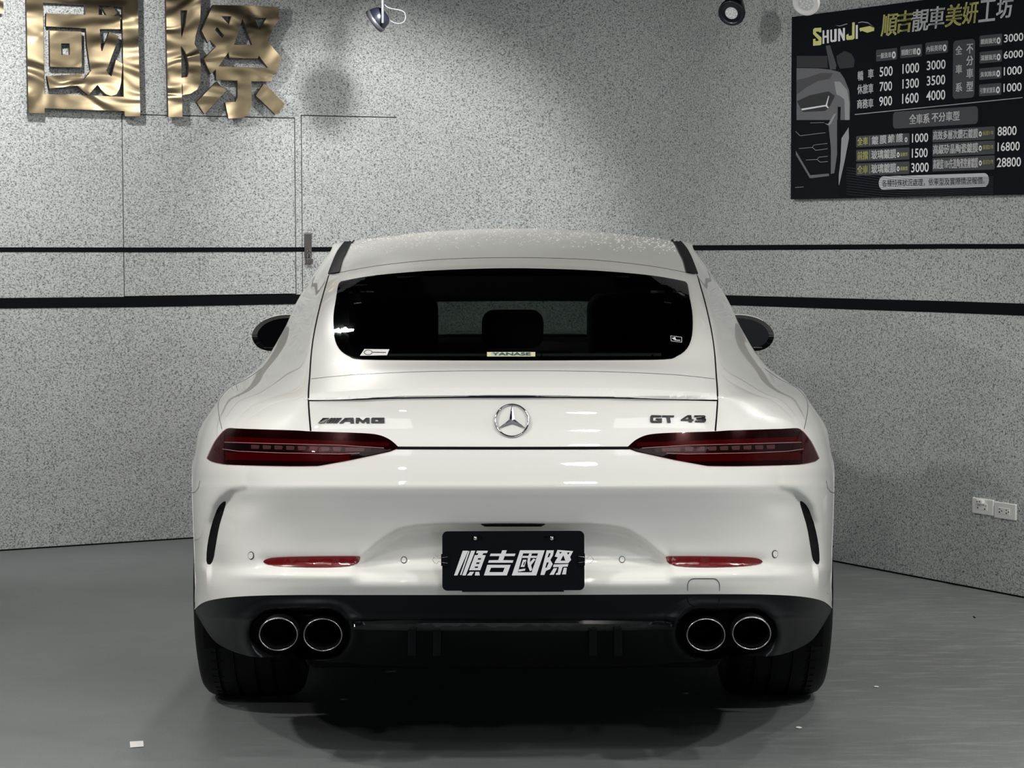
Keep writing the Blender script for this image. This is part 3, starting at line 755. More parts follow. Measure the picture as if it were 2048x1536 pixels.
# gloss strip, fins
GS = spl([(704, 1246), (730, 1242), (830, 1240.5), (1026, 1240), (1222, 1240.5), (1322, 1242), (1348, 1246)]) + spl([(1345, 1250), (1222, 1252.5), (1026, 1253), (830, 1252.5), (707, 1250)])
patch('gloss_strip', GS, M['gloss'], CAR, .012, 16, .02, surf=hitd)
for px in (824, 874, 1186, 1236):
    bm = bmesh.new(); pts = [P(px, 1256, .09), P(px, 1312, .14), P(px, 1318, .30), P(px, 1262, .25)]
    vs = []
    for sx in (-.011, .011): vs.append([bm.verts.new(p + Vector((sx, 0, 0))) for p in pts])
    bm.faces.new(vs[0]); bm.faces.new(vs[1][::-1])
    for k in range(4): bm.faces.new((vs[0][k], vs[0][(k + 1) % 4], vs[1][(k + 1) % 4], vs[1][k]))
    bmesh.ops.bevel(bm, geom=bm.edges[:], offset=.003, segments=2, affect='EDGES', profile=.5); obj('diffuser_fin', bm, M['plastic'], CAR)
# tow hook cover outlines
TOW = []
for cx, cy, a0_ in ((1388, 1171, 180), (1426, 1171, 270), (1426, 1198, 0), (1388, 1198, 90)):
    for k in range(6):
        a = math.radians(a0_ + 90 * k / 5); TOW.append((cx + 13 * math.cos(a), cy + 14 * math.sin(a)))
tow_w = [p for p in TOW if p[1] < 1190]
seam('tow_cover_seam', [(1375, 1190)] + tow_w + [(1439, 1190)], .0018, M['fixgrey'], CAR)
def seam_d(name, pts, width, m):
    pts = dens(pts); bm = bmesh.new(); q = [hitd(*p) for p in pts]; add_tube(bm, [a + n * .002 for a, n in q], width / 2, 6); return obj(name, bm, m, CAR, True)
seam_d('tow_cover_seam', [(1375, 1193), (1375, 1200), (1379, 1208), (1388, 1212), (1426, 1212), (1435, 1208), (1439, 1200), (1439, 1193)], .0022, M['gap'])

# ------------------------------------------------------------------ exhausts
def ell(cx, cy, rx, ry, n=40): return [(cx + rx * math.cos(2 * math.pi * k / n), cy + ry * math.sin(2 * math.pi * k / n)) for k in range(n)]
def ring_part(name, cx, cy, Y0, prof, m, parent):
    """ring solid: prof = list of (rx px, ry px, dY)"""
    bm = bmesh.new(); rings = []; n = 48
    for rx, ry, dY in prof: rings.append([bm.verts.new(P(x, y, Y0) + Vector((0, dY, 0))) for x, y in ell(cx, cy, rx, ry, n)])
    for a, b in zip(rings, rings[1:]):
        for k in range(n): bm.faces.new((a[k], a[(k + 1) % n], b[(k + 1) % n], b[k]))
    return obj(name, bm, m, parent, True)
for cxm in (1458, 594):
    sg = 1 if cxm > 1026 else -1
    # stadium shaped dark surround
    out = []
    for k in range(40):
        a = 2 * math.pi * k / 40; ex = 54 if math.cos(a) > 0 else -54
        out.append((cxm + ex + 40 * math.cos(a) * (1.0), 1265 + 40 * math.sin(a)))
    patch('exhaust_surround', out, M['black'], CAR, .0025, 14, .0, surf=hitd)
for (cx, cy) in ((1412, 1270), (1503.5, 1267), (556.5, 1269), (645.5, 1270)):
    t = bpy.data.objects.new('exhaust_pipe', None); C.objects.link(t); t.location = P(cx, cy, .07) - wpos(CAR); t.parent = CAR
    ring_part('tip_ring', cx, cy, .065, [(36.2, 30.2, .02), (36.4, 30.4, .004), (37.6, 31.6, 0), (39.2, 33.2, .003), (39.6, 33.6, .012), (38.5, 32.5, .07)], M['tip'], t)
    ring_part('pipe_bore', cx, cy, .069, [(36.4, 30.4, .0), (34.5, 28.5, .015), (34, 28, .12), (20, 17, .14), (.3, .3, .14)], M['black'], t)

# ------------------------------------------------------------------ tail lamps
LAMP = spl([(415.5, 918), (422.6, 901.5), (430.8, 885), (441, 870.8), (451, 860.5), (461, 856.8), (490, 858.2), (590, 861), (621.5, 863), (697, 865.4), (732, 867), (752.8, 869.2), (768, 873.5), (783.5, 882), (799, 896)], 3) + [(779.4, 903.4), (707.7, 919), (645, 930.5)] + spl([(636, 931.9), (574, 932.3), (469.7, 929.8), (441, 927), (422.5, 922.5)], 3)
def clip_x(poly, x0, x1):
    def cl(p, f, g_):
        out = []
        for i in range(len(p)):
            a, b = p[i - 1], p[i]; ia, ib = f(a) >= 0, f(b) >= 0
            if ia != ib:
                t = f(a) / (f(a) - f(b)); out.append((a[0] + (b[0] - a[0]) * t, a[1] + (b[1] - a[1]) * t))
            if ib: out.append(b)
        return out
    return cl(cl(poly, lambda q: q[0] - x0, 0), lambda q: x1 - q[0], 0)
def clip_band(poly, top, bot):
    def cl(p, f):
        out = []
        for i in range(len(p)):
            a, b = p[i - 1], p[i]; ia, ib = f(a) >= 0, f(b) >= 0
            if ia != ib:
                t = f(a) / (f(a) - f(b)); out.append((a[0] + (b[0] - a[0]) * t, a[1] + (b[1] - a[1]) * t))
            if ib: out.append(b)
        return out
    return cl(cl(poly, lambda q: q[1] - top(q[0])), lambda q: bot(q[0]) - q[1])
for side in (0, 1):
    f = (lambda p: p) if side == 0 else MIR
    t = bpy.data.objects.new('tail_lamp', None); C.objects.link(t); lc, _ = hit(*(f([(600, 895)])[0])); t.location = lc - wpos(CAR); t.parent = CAR
    patch('lamp_housing', f(LAMP), M['lampdark'], t, .0015, 14, .004)
    patch('outer_segment', f(clip_x(LAMP, 410, 449)), M['lampplum'], t, .0022, 12, .0)
    ln = lambda y0, y1: (lambda x: y0 + (y1 - y0) * (x - 450) / 330)
    patch('red_band', f(clip_x(clip_band(LAMP, ln(874, 886), ln(884.5, 893)), 452, 778)), M['lampred'], t, .0026, 14, 0)
    patch('red_band', f(clip_x(clip_band(LAMP, ln(905, 905), ln(920, 925)), 452, 700)), M['lampred'], t, .0022, 14, 0)
    patch('centre_band', f(clip_x(clip_band(LAMP, ln(886, 895), ln(903, 905)), 452, 742)), M['lampblack'], t, .0034, 14, .002)
    for k in range(9):
        x = 513 + k * 23.2; y = 894.6 + (x - 500) * .028
        wdt = 8.3 if k < 8 else 19; xx = x if k < 8 else x + 12
        cell = [(xx - wdt, y - 4), (xx - wdt + 2, y - 4.6), (xx + wdt - 2, y - 3.8), (xx + wdt, y - 2), (xx + wdt - 1, y + 2.8), (xx + wdt - 2, y + 3.6), (xx - wdt + 1, y + 3.4), (xx - wdt, y + 2)]
        patch('light_cell', f(cell), M['lampcell'], t, .0046, 30, .0012)
    for pts in ([(452, 885.5), (560, 888.5), (680, 891.5), (768, 897)], [(448, 899), (480, 903.5), (560, 906.5), (680, 909), (720, 907)]):
        pts = f(pts); H = [hit(*p) for p in dens(pts)]; bm = bmesh.new(); add_tube(bm, [a + n * .0045 for a, n in H], .0008, 6); obj('bright_line', bm, M['silver'], t, True)
    patch('lens', f([(607 + (x - 607) * .994, 895 + (y - 895) * .965) for x, y in LAMP]), M['lens'], t, .0058, 14, .0)

# ------------------------------------------------------------------ reflectors, vents, sensors, emblem
REF = smooth_poly([(526.5, 1125), (531, 1118), (546, 1114.5), (588, 1113), (653, 1112), (708, 1112), (721, 1112.5), (719.5, 1119), (711.6, 1128.5), (695, 1134), (637, 1136), (571.6, 1134), (542, 1131)], 1)
for q in (REF, MIR(REF)): patch('rear_reflector', q, M['reflector'], CAR, .003, 14, .008)
VENT = smooth_poly([(453, 1003), (446.5, 1002.8), (436, 1014), (427, 1037), (419, 1069), (414.2, 1100), (413.6, 1128), (420, 1129), (427, 1119), (431.6, 1090), (438, 1053), (445.6, 1028)], 1)
for q in (VENT, MIR(VENT)): patch('side_vent', q, M['black'], CAR, .0015, 12, .003)
for (x, y, ax, ay) in ((502.5, 1111, 6, 8), (1549.5, 1108, 6, 8), (808, 1120, 6.3, 7.3), (1244, 1119, 6.3, 7.3)):
    patch('parking_sensor', ell(x, y, ax, ay, 20), M['fixgrey'], CAR, .0012, 30, .002)
    patch('sensor_cap', ell(x, y, ax - 1.5, ay - 1.6, 20), M['white'], CAR, .003, 30, .002)
# round three pointed star emblem
cc, cn = hit(1024, 842); eR = .0425
zax = cn.normalized(); xax = Vector((1, 0, 0)); yax = zax.cross(xax).normalized(); xax = yax.cross(zax)
def em(x, y, z): return cc + xax * x + yax * y + zax * z
E_ = bpy.data.objects.new('star_emblem', None); C.objects.link(E_); E_.location = cc - wpos(CAR); E_.parent = CAR
bm = bmesh.new(); add_tube(bm, [em(eR * math.cos(2 * math.pi * k / 48), eR * math.sin(2 * math.pi * k / 48), .005) for k in range(48)], .0026, 10, True); obj('emblem_ring', bm, M['chrome'], E_, True)
bm = bmesh.new(); c0 = bm.verts.new(em(0, 0, .009)); ring_ = []
for k in range(6):
    a = math.radians(90 + 60 * k); r = eR if k % 2 == 0 else .0075
    ring_.append(bm.verts.new(em(r * math.cos(a), r * math.sin(a), .0035)))
for k in range(6): bm.faces.new((c0, ring_[k], ring_[(k + 1) % 6]))
obj('emblem_star', bm, M['chrome'], E_)
# badges
def badge_map(px0, py0, px1, py1):
    def f(v):
        x = px0 + (px1 - px0) * v.x; y = py1 + (py0 - py1) * v.y
        loc, nor = hit(x, y); return loc + nor * (.0015 + v.z)
    return f
def badge_poly(name, polys, m, parent, h=.0035):
    me = curve_mesh([[(x, -y) for x, y in p] for p in polys], depth=1.0)
    for v in me.vertices:
        loc, nor = hit(v.co.x, -v.co.y); v.co = loc + nor * (h if v.co.z > 0 else -.001)
    o = link(name, me, m); put(o, parent); return o
s_ = 440 / 2048.; Z = lambda L_, ox=620, oy=790: [(ox + x * s_, oy + y * s_) for x, y in L_]
B1 = bpy.data.objects.new('left_badge', None); C.objects.link(B1); B1.location = hit(705, 841)[0] - wpos(CAR); B1.parent = CAR; B1['label'] = 'dark chrome AMG lettering with slanted stripes'
badge_poly('badge_stripe', [Z([(125, 215), (180, 215), (135, 262), (80, 262)])], M['darkchrome'], B1)
for x in (175, 203, 231, 256): badge_poly('badge_stripe', [Z([(x + 22, 215), (x + 42, 215), (x - 2, 262), (x - 22, 262)])], M['darkchrome'], B1)
badge_poly('badge_letter', [Z([(330, 215), (405, 213), (408, 264), (378, 264), (378, 247), (325, 247), (308, 264), (275, 264)]), Z([(345, 230), (378, 229), (378, 238), (335, 238)])], M['darkchrome'], B1)
badge_poly('badge_letter', [Z([(430, 214), (462, 214), (495, 240), (525, 214), (555, 214), (553, 264), (527, 264), (527, 238), (500, 262), (486, 262), (456, 238), (452, 264), (428, 264)])], M['darkchrome'], B1)
badge_poly('badge_letter', [Z([(580, 213), (693, 213), (693, 228), (607, 228), (607, 248), (660, 248), (660, 241), (635, 241), (635, 234), (693, 234), (693, 262), (572, 262), (572, 222)])], M['darkchrome'], B1)
B2 = bpy.data.objects.new('right_badge', None); C.objects.link(B2); B2.location = hit(1355, 838)[0] - wpos(CAR); B2.parent = CAR; B2['label'] = 'chrome GT 43 lettering'
Z2 = lambda L_: [(1240 + x * s_, 800 + y * s_) for x, y in L_]
badge_poly('badge_letter', [Z2([(290, 143), (382, 145), (382, 160), (310, 160), (306, 172), (308, 196), (352, 197), (352, 186), (332, 186), (332, 173), (388, 173), (388, 212), (295, 212), (280, 200), (280, 155)])], M['darkchrome'], B2)
badge_poly('badge_letter', [Z2([(390, 145), (502, 146), (500, 160), (462, 160), (470, 212), (440, 212), (432, 160), (390, 159)])], M['darkchrome'], B2)
badge_poly('badge_letter', [Z2([(625, 143), (660, 143), (664, 180), (682, 181), (682, 194), (666, 194), (668, 208), (640, 208), (638, 194), (565, 193), (565, 182)]), Z2([(632, 158), (638, 180), (600, 180)])], M['darkchrome'], B2)
badge_poly('badge_letter', [Z2([(690, 145), (780, 144), (792, 152), (788, 170), (797, 180), (795, 200), (785, 207), (700, 207), (698, 193), (765, 192), (765, 182), (712, 181), (710, 169), (758, 168), (758, 158), (690, 158)])], M['darkchrome'], B2)
# window stickers
ST = patch('window_sticker', [(729, 700.5), (779, 701), (774, 713), (720, 714)], M['paper'], CAR, .0036, 30, 0, label='white parallelogram sticker low on the left of the rear window')
def on_win(px, py, h): loc, nor = hit(px, py); return loc + nor * h
bm = bmesh.new(); add_tube(bm, [on_win(736.5 + 8 * math.cos(a), 707.5 + 4.6 * math.sin(a), .0042) for a in np.linspace(0, 2 * math.pi, 25)[:-1]], .0009, 5, True); obj('sticker_ring', bm, M['darkchrome'], CAR)
patch('sticker_text', [(746, 706.2), (772, 706.8), (772, 708.4), (746, 707.9)], M['darkchrome'], CAR, .004, 30, 0)
M['yel'] = mat('sticker_yellow', (.80, .78, .45), .5)
M['stk'] = mat('sticker_pale', (.62, .68, .66), .5)
patch('window_sticker', [(974, 706.5), (1070.5, 706.5), (1070.5, 715.5), (974, 715.5)], M['yel'], CAR, .0036, 30, 0, label='pale yellow YANASE strip sticker low at the centre of the rear window')
patch('sticker_field', [(982, 708), (1062, 708), (1062, 714), (982, 714)], M['stk'], CAR, .0039, 40, 0)
M['dtext'] = mat('sticker_text_grey', (.05, .09, .09), .5)
me = text_mesh('YANASE', (0, 0, 1, 1), badge_map(984, 708, 1061, 714), .02)
for v in me.vertices: pass
o = link('sticker_lettering', me, M['dtext']); put(o, CAR)
for v in me.vertices: v.co += Vector((0, -.002, .0035))
for a, b in (((1341, 674.5), (1363, 677)), ((1363, 677), (1363, 687)), ((1363, 687), (1342, 684.5)), ((1342, 684.5), (1341, 674.5))):
    bm = bmesh.new(); add_tube(bm, [on_win(*a, .004), on_win(*b, .004)], .0007, 5); obj('film_mark', bm, M['silver'], CAR)
patch('film_mark', [(1343, 679), (1350, 676.5), (1352, 682), (1360, 682.5), (1360, 684), (1350, 683.2)], M['silver'], CAR, .004, 30, 0)

# ------------------------------------------------------------------ water drops on the roof
bm = bmesh.new()
for k in range(900):
    px = 1026 + random.uniform(-1, 1) * 325; py = 457 + abs(random.gauss(0, 1)) * 17 + 24 * ((px - 1026) / 325) ** 2
    loc, nor, i, dist = bvh.ray_cast(CAM, ray(px, py))
    if loc is None or loc.y < 1.7: continue
    if nor.z < 0: nor = -nor
    r = random.uniform(.0015, .0042)
    mt = Matrix.Translation(loc) @ nor.to_track_quat('Z', 'Y').to_matrix().to_4x4()
    add_lathe(bm, [(r, 0), (r * .8, r * .4), (r * .35, r * .62)], mt, 6)
wd_ = obj('water_drops', bm, M['white'], CAR, True); wd_['kind'] = 'stuff'

# ------------------------------------------------------------------ number plate with clips
PY = -.004
def pl(x, y, h=0.0): return P(x, y, PY - h)
s6 = 340 / 2048.; ZP = lambda L_: [(860 + x * s6, 1040 + y * s6) for x, y in L_]
PLT = thing('display_plate', 'black display plate with slanted silver lettering 順吉國際 on the car bumper', 'plate', tuple(pl(1026, 1121)))
def on_plate(polys, h0, h1, m, name, parent=PLT):
    me = curve_mesh([[(x, -y) for x, y in p] for p in polys], depth=1.0)
    for v in me.vertices: v.co = pl(v.co.x, -v.co.y, h1 if v.co.z > 0 else h0)
    o = link(name, me, m); put(o, parent); return o
rrp = []
for cx, cy, a0_ in ((895, 1073, 180), (1158, 1072, 270), (1158.5, 1170, 0), (895, 1171, 90)):
    for k in range(7):
        a = math.radians(a0_ + 90 * k / 6); rrp.append((cx + 10.5 * math.cos(a), cy + 10.5 * math.sin(a)))
slots = [ZP([(500, 195), (630, 197), (632, 240), (502, 242)]), ZP([(1372, 197), (1505, 195), (1507, 242), (1374, 244)])]
on_plate([rrp, *slots], 0, .0022, M['plate'], 'plate_board')
on_plate([ZP([(470, 180), (660, 180), (660, 255), (470, 255)])], -.004, -.001, M['black'], 'slot_backing'); on_plate([ZP([(1345, 180), (1530, 180), (1530, 255), (1345, 255)])], -.004, -.001, M['black'], 'slot_backing')
G1 = [[(395, 370), (460, 370), (330, 668), (290, 668)], [(462, 375), (478, 375), (378, 662), (360, 662)], [(495, 370), (545, 370), (430, 668), (388, 668)],
      [(565, 370), (697, 370), (688, 398), (642, 400), (630, 422), (672, 425), (605, 605), (472, 605), (540, 422), (572, 422), (585, 400), (555, 400)], [(580, 460), (618, 460), (611, 478), (573, 478)], [(562, 510), (600, 510), (592, 530), (554, 530)], [(543, 560), (582, 560), (575, 578), (536, 578)],
      [(482, 625), (532, 625), (502, 668), (445, 668)], [(548, 625), (592, 625), (600, 668), (540, 668)]]
G2 = [[(870, 365), (925, 365), (912, 405), (1030, 405), (1020, 435), (900, 435), (882, 483), (1005, 485), (995, 515), (700, 515), (710, 485), (822, 483), (838, 435), (720, 435), (730, 405), (855, 405)],
      [(690, 540), (972, 540), (925, 668), (650, 668)], [(735, 575), (900, 575), (878, 628), (715, 628)]]
G3 = [[(1085, 365), (1382, 365), (1280, 668), (985, 668)], [(1122, 402), (1302, 402), (1224, 630), (1058, 630)],
      [(1118, 432), (1185, 432), (1195, 405), (1228, 405), (1219, 432), (1288, 432), (1281, 457), (1210, 457), (1203, 510), (1245, 466), (1272, 474), (1218, 545), (1232, 600), (1205, 618), (1180, 560), (1172, 500), (1180, 457), (1110, 457)],
      [(1120, 478), (1162, 478), (1138, 565), (1092, 565)], [(1134, 505), (1146, 505), (1134, 545), (1121, 545)], [(1072, 595), (1150, 585), (1143, 610), (1064, 622)]]
G4 = [[(1405, 365), (1492, 365), (1482, 425), (1450, 480), (1478, 530), (1448, 590), (1398, 612), (1378, 662), (1330, 662)], [(1434, 400), (1455, 400), (1434, 450), (1416, 450)], [(1408, 510), (1432, 510), (1405, 575), (1388, 575)],
      [(1535, 360), (1725, 375), (1688, 445), (1700, 480), (1665, 520), (1500, 520), (1512, 490), (1540, 450), (1502, 440), (1520, 400)], [(1606, 425), (1630, 490), (1572, 490)], [(1555, 385), (1590, 385), (1570, 410)], [(1650, 390), (1685, 392), (1662, 420)],
      [(1490, 535), (1668, 530), (1658, 562), (1598, 564), (1568, 660), (1515, 660), (1520, 640), (1538, 636), (1552, 566), (1482, 568)], [(1490, 580), (1532, 580), (1492, 660), (1440, 660)], [(1612, 576), (1648, 576), (1638, 655), (1590, 655)]]
for g_ in (G1, G2, G3, G4): on_plate([ZP(p) for p in g_], .0022, .0032, M['silver'], 'plate_character')
for cx in (545, 1468):
    c = ZP([(cx, 220)])[0]; bm = bmesh.new(); mt = Matrix.Translation(pl(*c, .002)) @ Matrix.Rotation(math.radians(90), 4, 'X')
    add_lathe(bm, [(.0055, -.006), (.0055, .001), (.0045, .0028), (.0015, .0034)], mt, 20); obj('plate_bolt', bm, M['chrome'], PLT, True)
bm = bmesh.new(); add_box(bm, pl(1026, 1181.5, -.004), (.26, .012, .004)); obj('plate_bracket', bm, M['black'], PLT)
for sx, gl in ((-1, 'wire binder clip gripping the left edge of the black plate'), (1, 'wire binder clip gripping the right edge of the black plate')):
    ex = 884 if sx < 0 else 1168; cy = 1120 if sx < 0 else 1119
    T = thing('binder_clip', gl, 'clip', tuple(pl(ex, cy)), 'binder clips on the plate edges')
    bm = bmesh.new(); vs = [pl(ex + sx * 1.8, cy - 12, -.006), pl(ex + sx * 1.8, cy + 12, -.006), pl(ex - sx * 12, cy + 12, .0065), pl(ex - sx * 12, cy - 12, .0065), pl(ex + sx * 1.8, cy - 12, .0065), pl(ex + sx * 1.8, cy + 12, .0065)]
    b = [bm.verts.new(v) for v in vs]; bm.faces.new((b[0], b[1], b[5], b[4])); bm.faces.new((b[4], b[5], b[2], b[3]))
    o = obj('clip_body', bm, M['plate'], T); so = o.modifiers.new('s', 'SOLIDIFY'); so.thickness = .001
    zz = [(-12, -6.5), (-2, -5), (6, -2.5), (9, -7.5), (14, -6), (18, 0), (14, 6), (9, 7.5), (6, 2.5), (-2, 5), (-12, 6.5)]
    bm = bmesh.new(); add_tube(bm, [pl(ex + sx * (a + 1), cy + b_, .0085 - abs(b_) * .0001) for a, b_ in zz], .0007, 6); obj('clip_wire', bm, M['chrome'], T, True)
# plate light slot and handle recess above
patch('number_plate_light', [(962, 1047), (990, 1046.2), (1062, 1046.2), (1090, 1047), (1082, 1050.5), (970, 1050.5)], M['black'], CAR, .004, 20, .003)

# ------------------------------------------------------------------ wheels
def wheel(x, y, sx, wid=.300, R=.352):
    T = bpy.data.objects.new('wheel', None); C.objects.link(T); T.location = Vector((x, y, R)) - wpos(CAR); T.parent = CAR
    mt = Matrix.Translation((x, y, R)) @ Matrix.Rotation(math.radians(90) * sx, 4, 'Y')
    h = wid / 2; prof = [(.245, -h + .012), (.262, -h + .004), (.30, -h - .002), (.327, -h + .004), (.341, -h + .016), (.349, -h + .034), (R - .001, -h + .052)]
    for c in (-.080, -.030, .030, .080):
        prof += [(R, c - .0055), (R - .008, c - .0045), (R - .008, c + .0045), (R, c + .0055)]
    prof += [(R - .001, h - .052), (.349, h - .034), (.341, h - .016), (.327, h - .004), (.30, h + .002), (.262, h - .004), (.245, h - .012)]
    bm = bmesh.new(); add_lathe(bm, prof, mt, 72, False)
    o = obj('tyre', bm, M['rubber'], T, True); o.data.set_sharp_from_angle(angle=math.radians(35))
    # shoulder sipes
    bm = bmesh.new()
    for k in range(64):
        a = 2 * math.pi * k / 64
        for s in (-1, 1):
            R_ = Matrix.Rotation(a, 4, 'X') @ Matrix.Rotation(math.radians(8 * s), 4, 'Z')
            vs = add_box(bm, (0, 0, 0), (.034, .0022, .004)); bmesh.ops.translate(bm, verts=vs, vec=(s * (h - .064), 0, R - .0016))
            bmesh.ops.rotate(bm, verts=vs, cent=(0, 0, 0), matrix=Matrix.Rotation(a, 3, 'X'))
    bmesh.ops.translate(bm, verts=bm.verts[:], vec=(x, y, R)); s2 = obj('tread_sipes', bm, M['gap'], T); s2['kind'] = 'stuff'
    bm = bmesh.new(); add_lathe(bm, [(.247, -h + .02), (.24, -h + .03), (.235, h - .03), (.247, h - .015), (.252, h - .012)], mt, 48, False); add_lathe(bm, [(.06, h - .05), (.06, h - .02), (.03, h - .015)], mt, 24)
    for k in range(10):
        a = 2 * math.pi * k / 10; R_ = mt @ Matrix.Rotation(a, 4, 'Z')
        vs = add_box(bm, (.145, 0, 0), (.20, .026, .018)); bmesh.ops.transform(bm, matrix=R_ @ Matrix.Translation((0, 0, h - .032)), verts=vs)
    obj('rim', bm, M['rim'], T)
    bm = bmesh.new(); add_lathe(bm, [(.17, -.01), (.17, .01)], mt, 40); obj('brake_disc', bm, M['steel'], T)
for sx in (-1, 1):
    wheel(sx * .788, AX, sx); wheel(sx * .80, AX2, sx, .27)
# underbody
bm = bmesh.new(); add_box(bm, (0, 2.55, .30), (1.15, 4.3, .16)); bmesh.ops.bevel(bm, geom=bm.edges[:], offset=.03, segments=2, affect='EDGES', profile=.5); obj('underbody', bm, M['black'], CAR)
bm = bmesh.new(); add_box(bm, (0, .62, .33), (1.2, .5, .12)); bmesh.ops.bevel(bm, geom=bm.edges[:], offset=.04, segments=2, affect='EDGES', profile=.5); obj('silencer', bm, M['plastic'], CAR)
for sx in (-1, 1):
    bm = bmesh.new(); add_tube(bm, [(sx * .30, AX, .34), (sx * .66, AX, .33)], .03, 12); add_tube(bm, [(sx * .35, AX - .18, .28), (sx * .68, AX - .05, .27)], .018, 8); obj('suspension_arm', bm, M['plastic'], CAR, True)

# ------------------------------------------------------------------ cabin
bm = bmesh.new(); add_box(bm, (0, 2.3, .60), (1.5, 3.0, .04)); obj('cabin_floor', bm, M['interior'], CAR)
bm = bmesh.new(); add_box(bm, (0, .95, .90), (1.30, .9, .03)); obj('parcel_shelf', bm, M['interior'], CAR)
def seat(x, y, w_=.50, zt=.99, zh=1.16, hw=.25):
    T = bpy.data.objects.new('seat', None); C.objects.link(T); T.location = Vector((x, y, .62)) - wpos(CAR); T.parent = CAR
    for nm, c, s in (('seat_cushion', (x, y + .25, .70), (w_, .5, .16)), ('seat_back', (x, y, (.7 + zt) / 2), (w_, .14, zt - .7)), ('headrest', (x, y - .01, (zh + zt + .01) / 2), (hw, .10, zh - zt - .01))):
        bm = bmesh.new(); add_box(bm, c, s); bmesh.ops.bevel(bm, geom=bm.edges[:], offset=.40 * min(s), segments=5, affect='EDGES', profile=.5); obj(nm, bm, M['interior'], T, True)
seat(0, 1.62, .46, 1.03, 1.165, .20); seat(-.46, 1.65, .5, 1.0, 1.03); seat(.46, 1.65, .5, 1.0, 1.03)
seat(-.52, 2.62, .49, 1.19, 1.30, .30); seat(.52, 2.62, .49, 1.19, 1.30, .30)
bm = bmesh.new(); add_box(bm, (0, 3.42, .93), (1.2, .5, .10)); bmesh.ops.bevel(bm, geom=bm.edges[:], offset=.04, segments=3, affect='EDGES', profile=.5); obj('dashboard', bm, M['interior'], CAR, True)
bm = bmesh.new(); add_box(bm, (0, 2.86, 1.28), (1.05, .02, .20)); obj('view_blocker', bm, M['interior'], CAR)  # added slab, cuts off the bright upper windscreen seen through the cabin
# black headlining just inside the roof
hl = []
for r in range(NR - 1):
    if rowi[r] < 19.2: continue
    for c in range(0, NF - 1): hl.append((r * NF + c, r * NF + c + 1, (r + 1) * NF + c + 1, (r + 1) * NF + c))
HV = [(p[0] * .985, p[1] * .99 + .025, p[2] - .022) for p in GV]
grid_obj('headlining', HV, hl, M['interior'], CAR)

# ------------------------------------------------------------------ door mirrors
for sx in (-1, 1):
    T = bpy.data.objects.new('door_mirror', None); C.objects.link(T)
    cpx = 1026 + sx * 462; cpy = 665; Ym = 3.05; c = P(cpx, cpy, Ym); T.location = c - wpos(CAR); T.parent = CAR
    k = (Ym + 5.7) / F
    # outline of the housing in px about the centre (outer side positive)
    outl = smooth_poly([(-60, -30), (-20, -36), (15, -33), (42, -22), (59, -4), (61, 12), (52, 28), (34, 37), (0, 38), (-40, 35), (-60, 30)], 2)
    rings = [(1.0, 0), (1.0, .03), (.97, .07), (.84, .11), (.55, .135), (.1, .145)]
    bm = bmesh.new(); R_ = []
    for s, dy in rings: R_.append([bm.verts.new(c + Vector((sx * px * s * k, dy, -py * s * k))) for px, py in outl])
    for a, b in zip(R_, R_[1:]):
        for q in range(len(a)): bm.faces.new((a[q], a[(q + 1) % len(a)], b[(q + 1) % len(a)], b[q]))
    bm.faces.new(R_[-1])
    obj('mirror_housing', bm, M['gloss'], T, True)
    bm = bmesh.new(); A_ = [bm.verts.new(c + Vector((sx * px * k, .0, -py * k))) for px, py in outl]; B_ = [bm.verts.new(c + Vector((sx * (px * .86 - 2) * k, .006, -(py * .82) * k))) for px, py in outl]
    for q in range(len(A_)): bm.faces.new((A_[q], A_[(q + 1) % len(A_)], B_[(q + 1) % len(A_)], B_[q]))
    obj('mirror_rim', bm, M['gloss'], T, True)
    bm = bmesh.new(); fw_ = [bm.verts.new(c + Vector((sx * (px * .86 - 2) * k, .006, -(py * .82) * k))) for px, py in outl]; bm.faces.new(fw_); obj('mirror_glass', bm, M['mglass'], T)
    bm = bmesh.new(); add_tube(bm, [c + Vector((sx * px * 1.0 * k, .004, -py * 1.02 * k)) for px, py in outl if py < -6 and -50 < px < 40], .0022, 6); obj('mirror_edge', bm, M['white'], T, True)
    bm = bmesh.new(); add_tube(bm, [c + Vector((sx * px * k, -.001, -30 * k)) for px in (-50, -20, 10, 36)], .0012, 6); obj('mirror_edge', bm, M['chrome'], T, True)
    bm = bmesh.new(); add_tube(bm, [c + Vector((-sx * .10, .07, -.03)), c + Vector((-sx * .27, .08, -.06))], .022, 10); obj('mirror_arm', bm, M['gloss'], T, True)

# ------------------------------------------------------------------ brass wall letters
sc3 = 310 / 1905.
def letter(name, label, polys, ox, grp='brass characters on the wall', h=.06, th=.022):
    Zc = [[(ox + x * sc3, y * sc3) for x, y in p] for p in polys]
    uvp = [[WL.uv(x, y) for x, y in p] for p in Zc]
    # the front faces stand h in front of the wall: slide them so the outline still lands where seen
    def shift(px, py):
        d = ray(px, py); t = ((WL.o + WL.n * h) - CAM).dot(WL.n) / d.dot(WL.n); q = CAM + d * t; return ((q - WL.o).dot(WL.u), q.z)
    uvp = [[shift(x, y) for x, y in p] for p in Zc]
    me = curve_mesh(uvp, depth=1.0)
    fm = []
    for v in me.vertices: v.co = WL.at(v.co.x, v.co.y, h if v.co.z > 0 else h - th)
    me.update()
    o = link(name, me, M['gold']); me.materials.append(M['goldside'])
    for p in me.polygons: p.material_index = 0 if p.normal.dot(WL.n) > .7 else 1
    tag(o, label, 'sign letter', grp)
    # stand-off studs
    return o
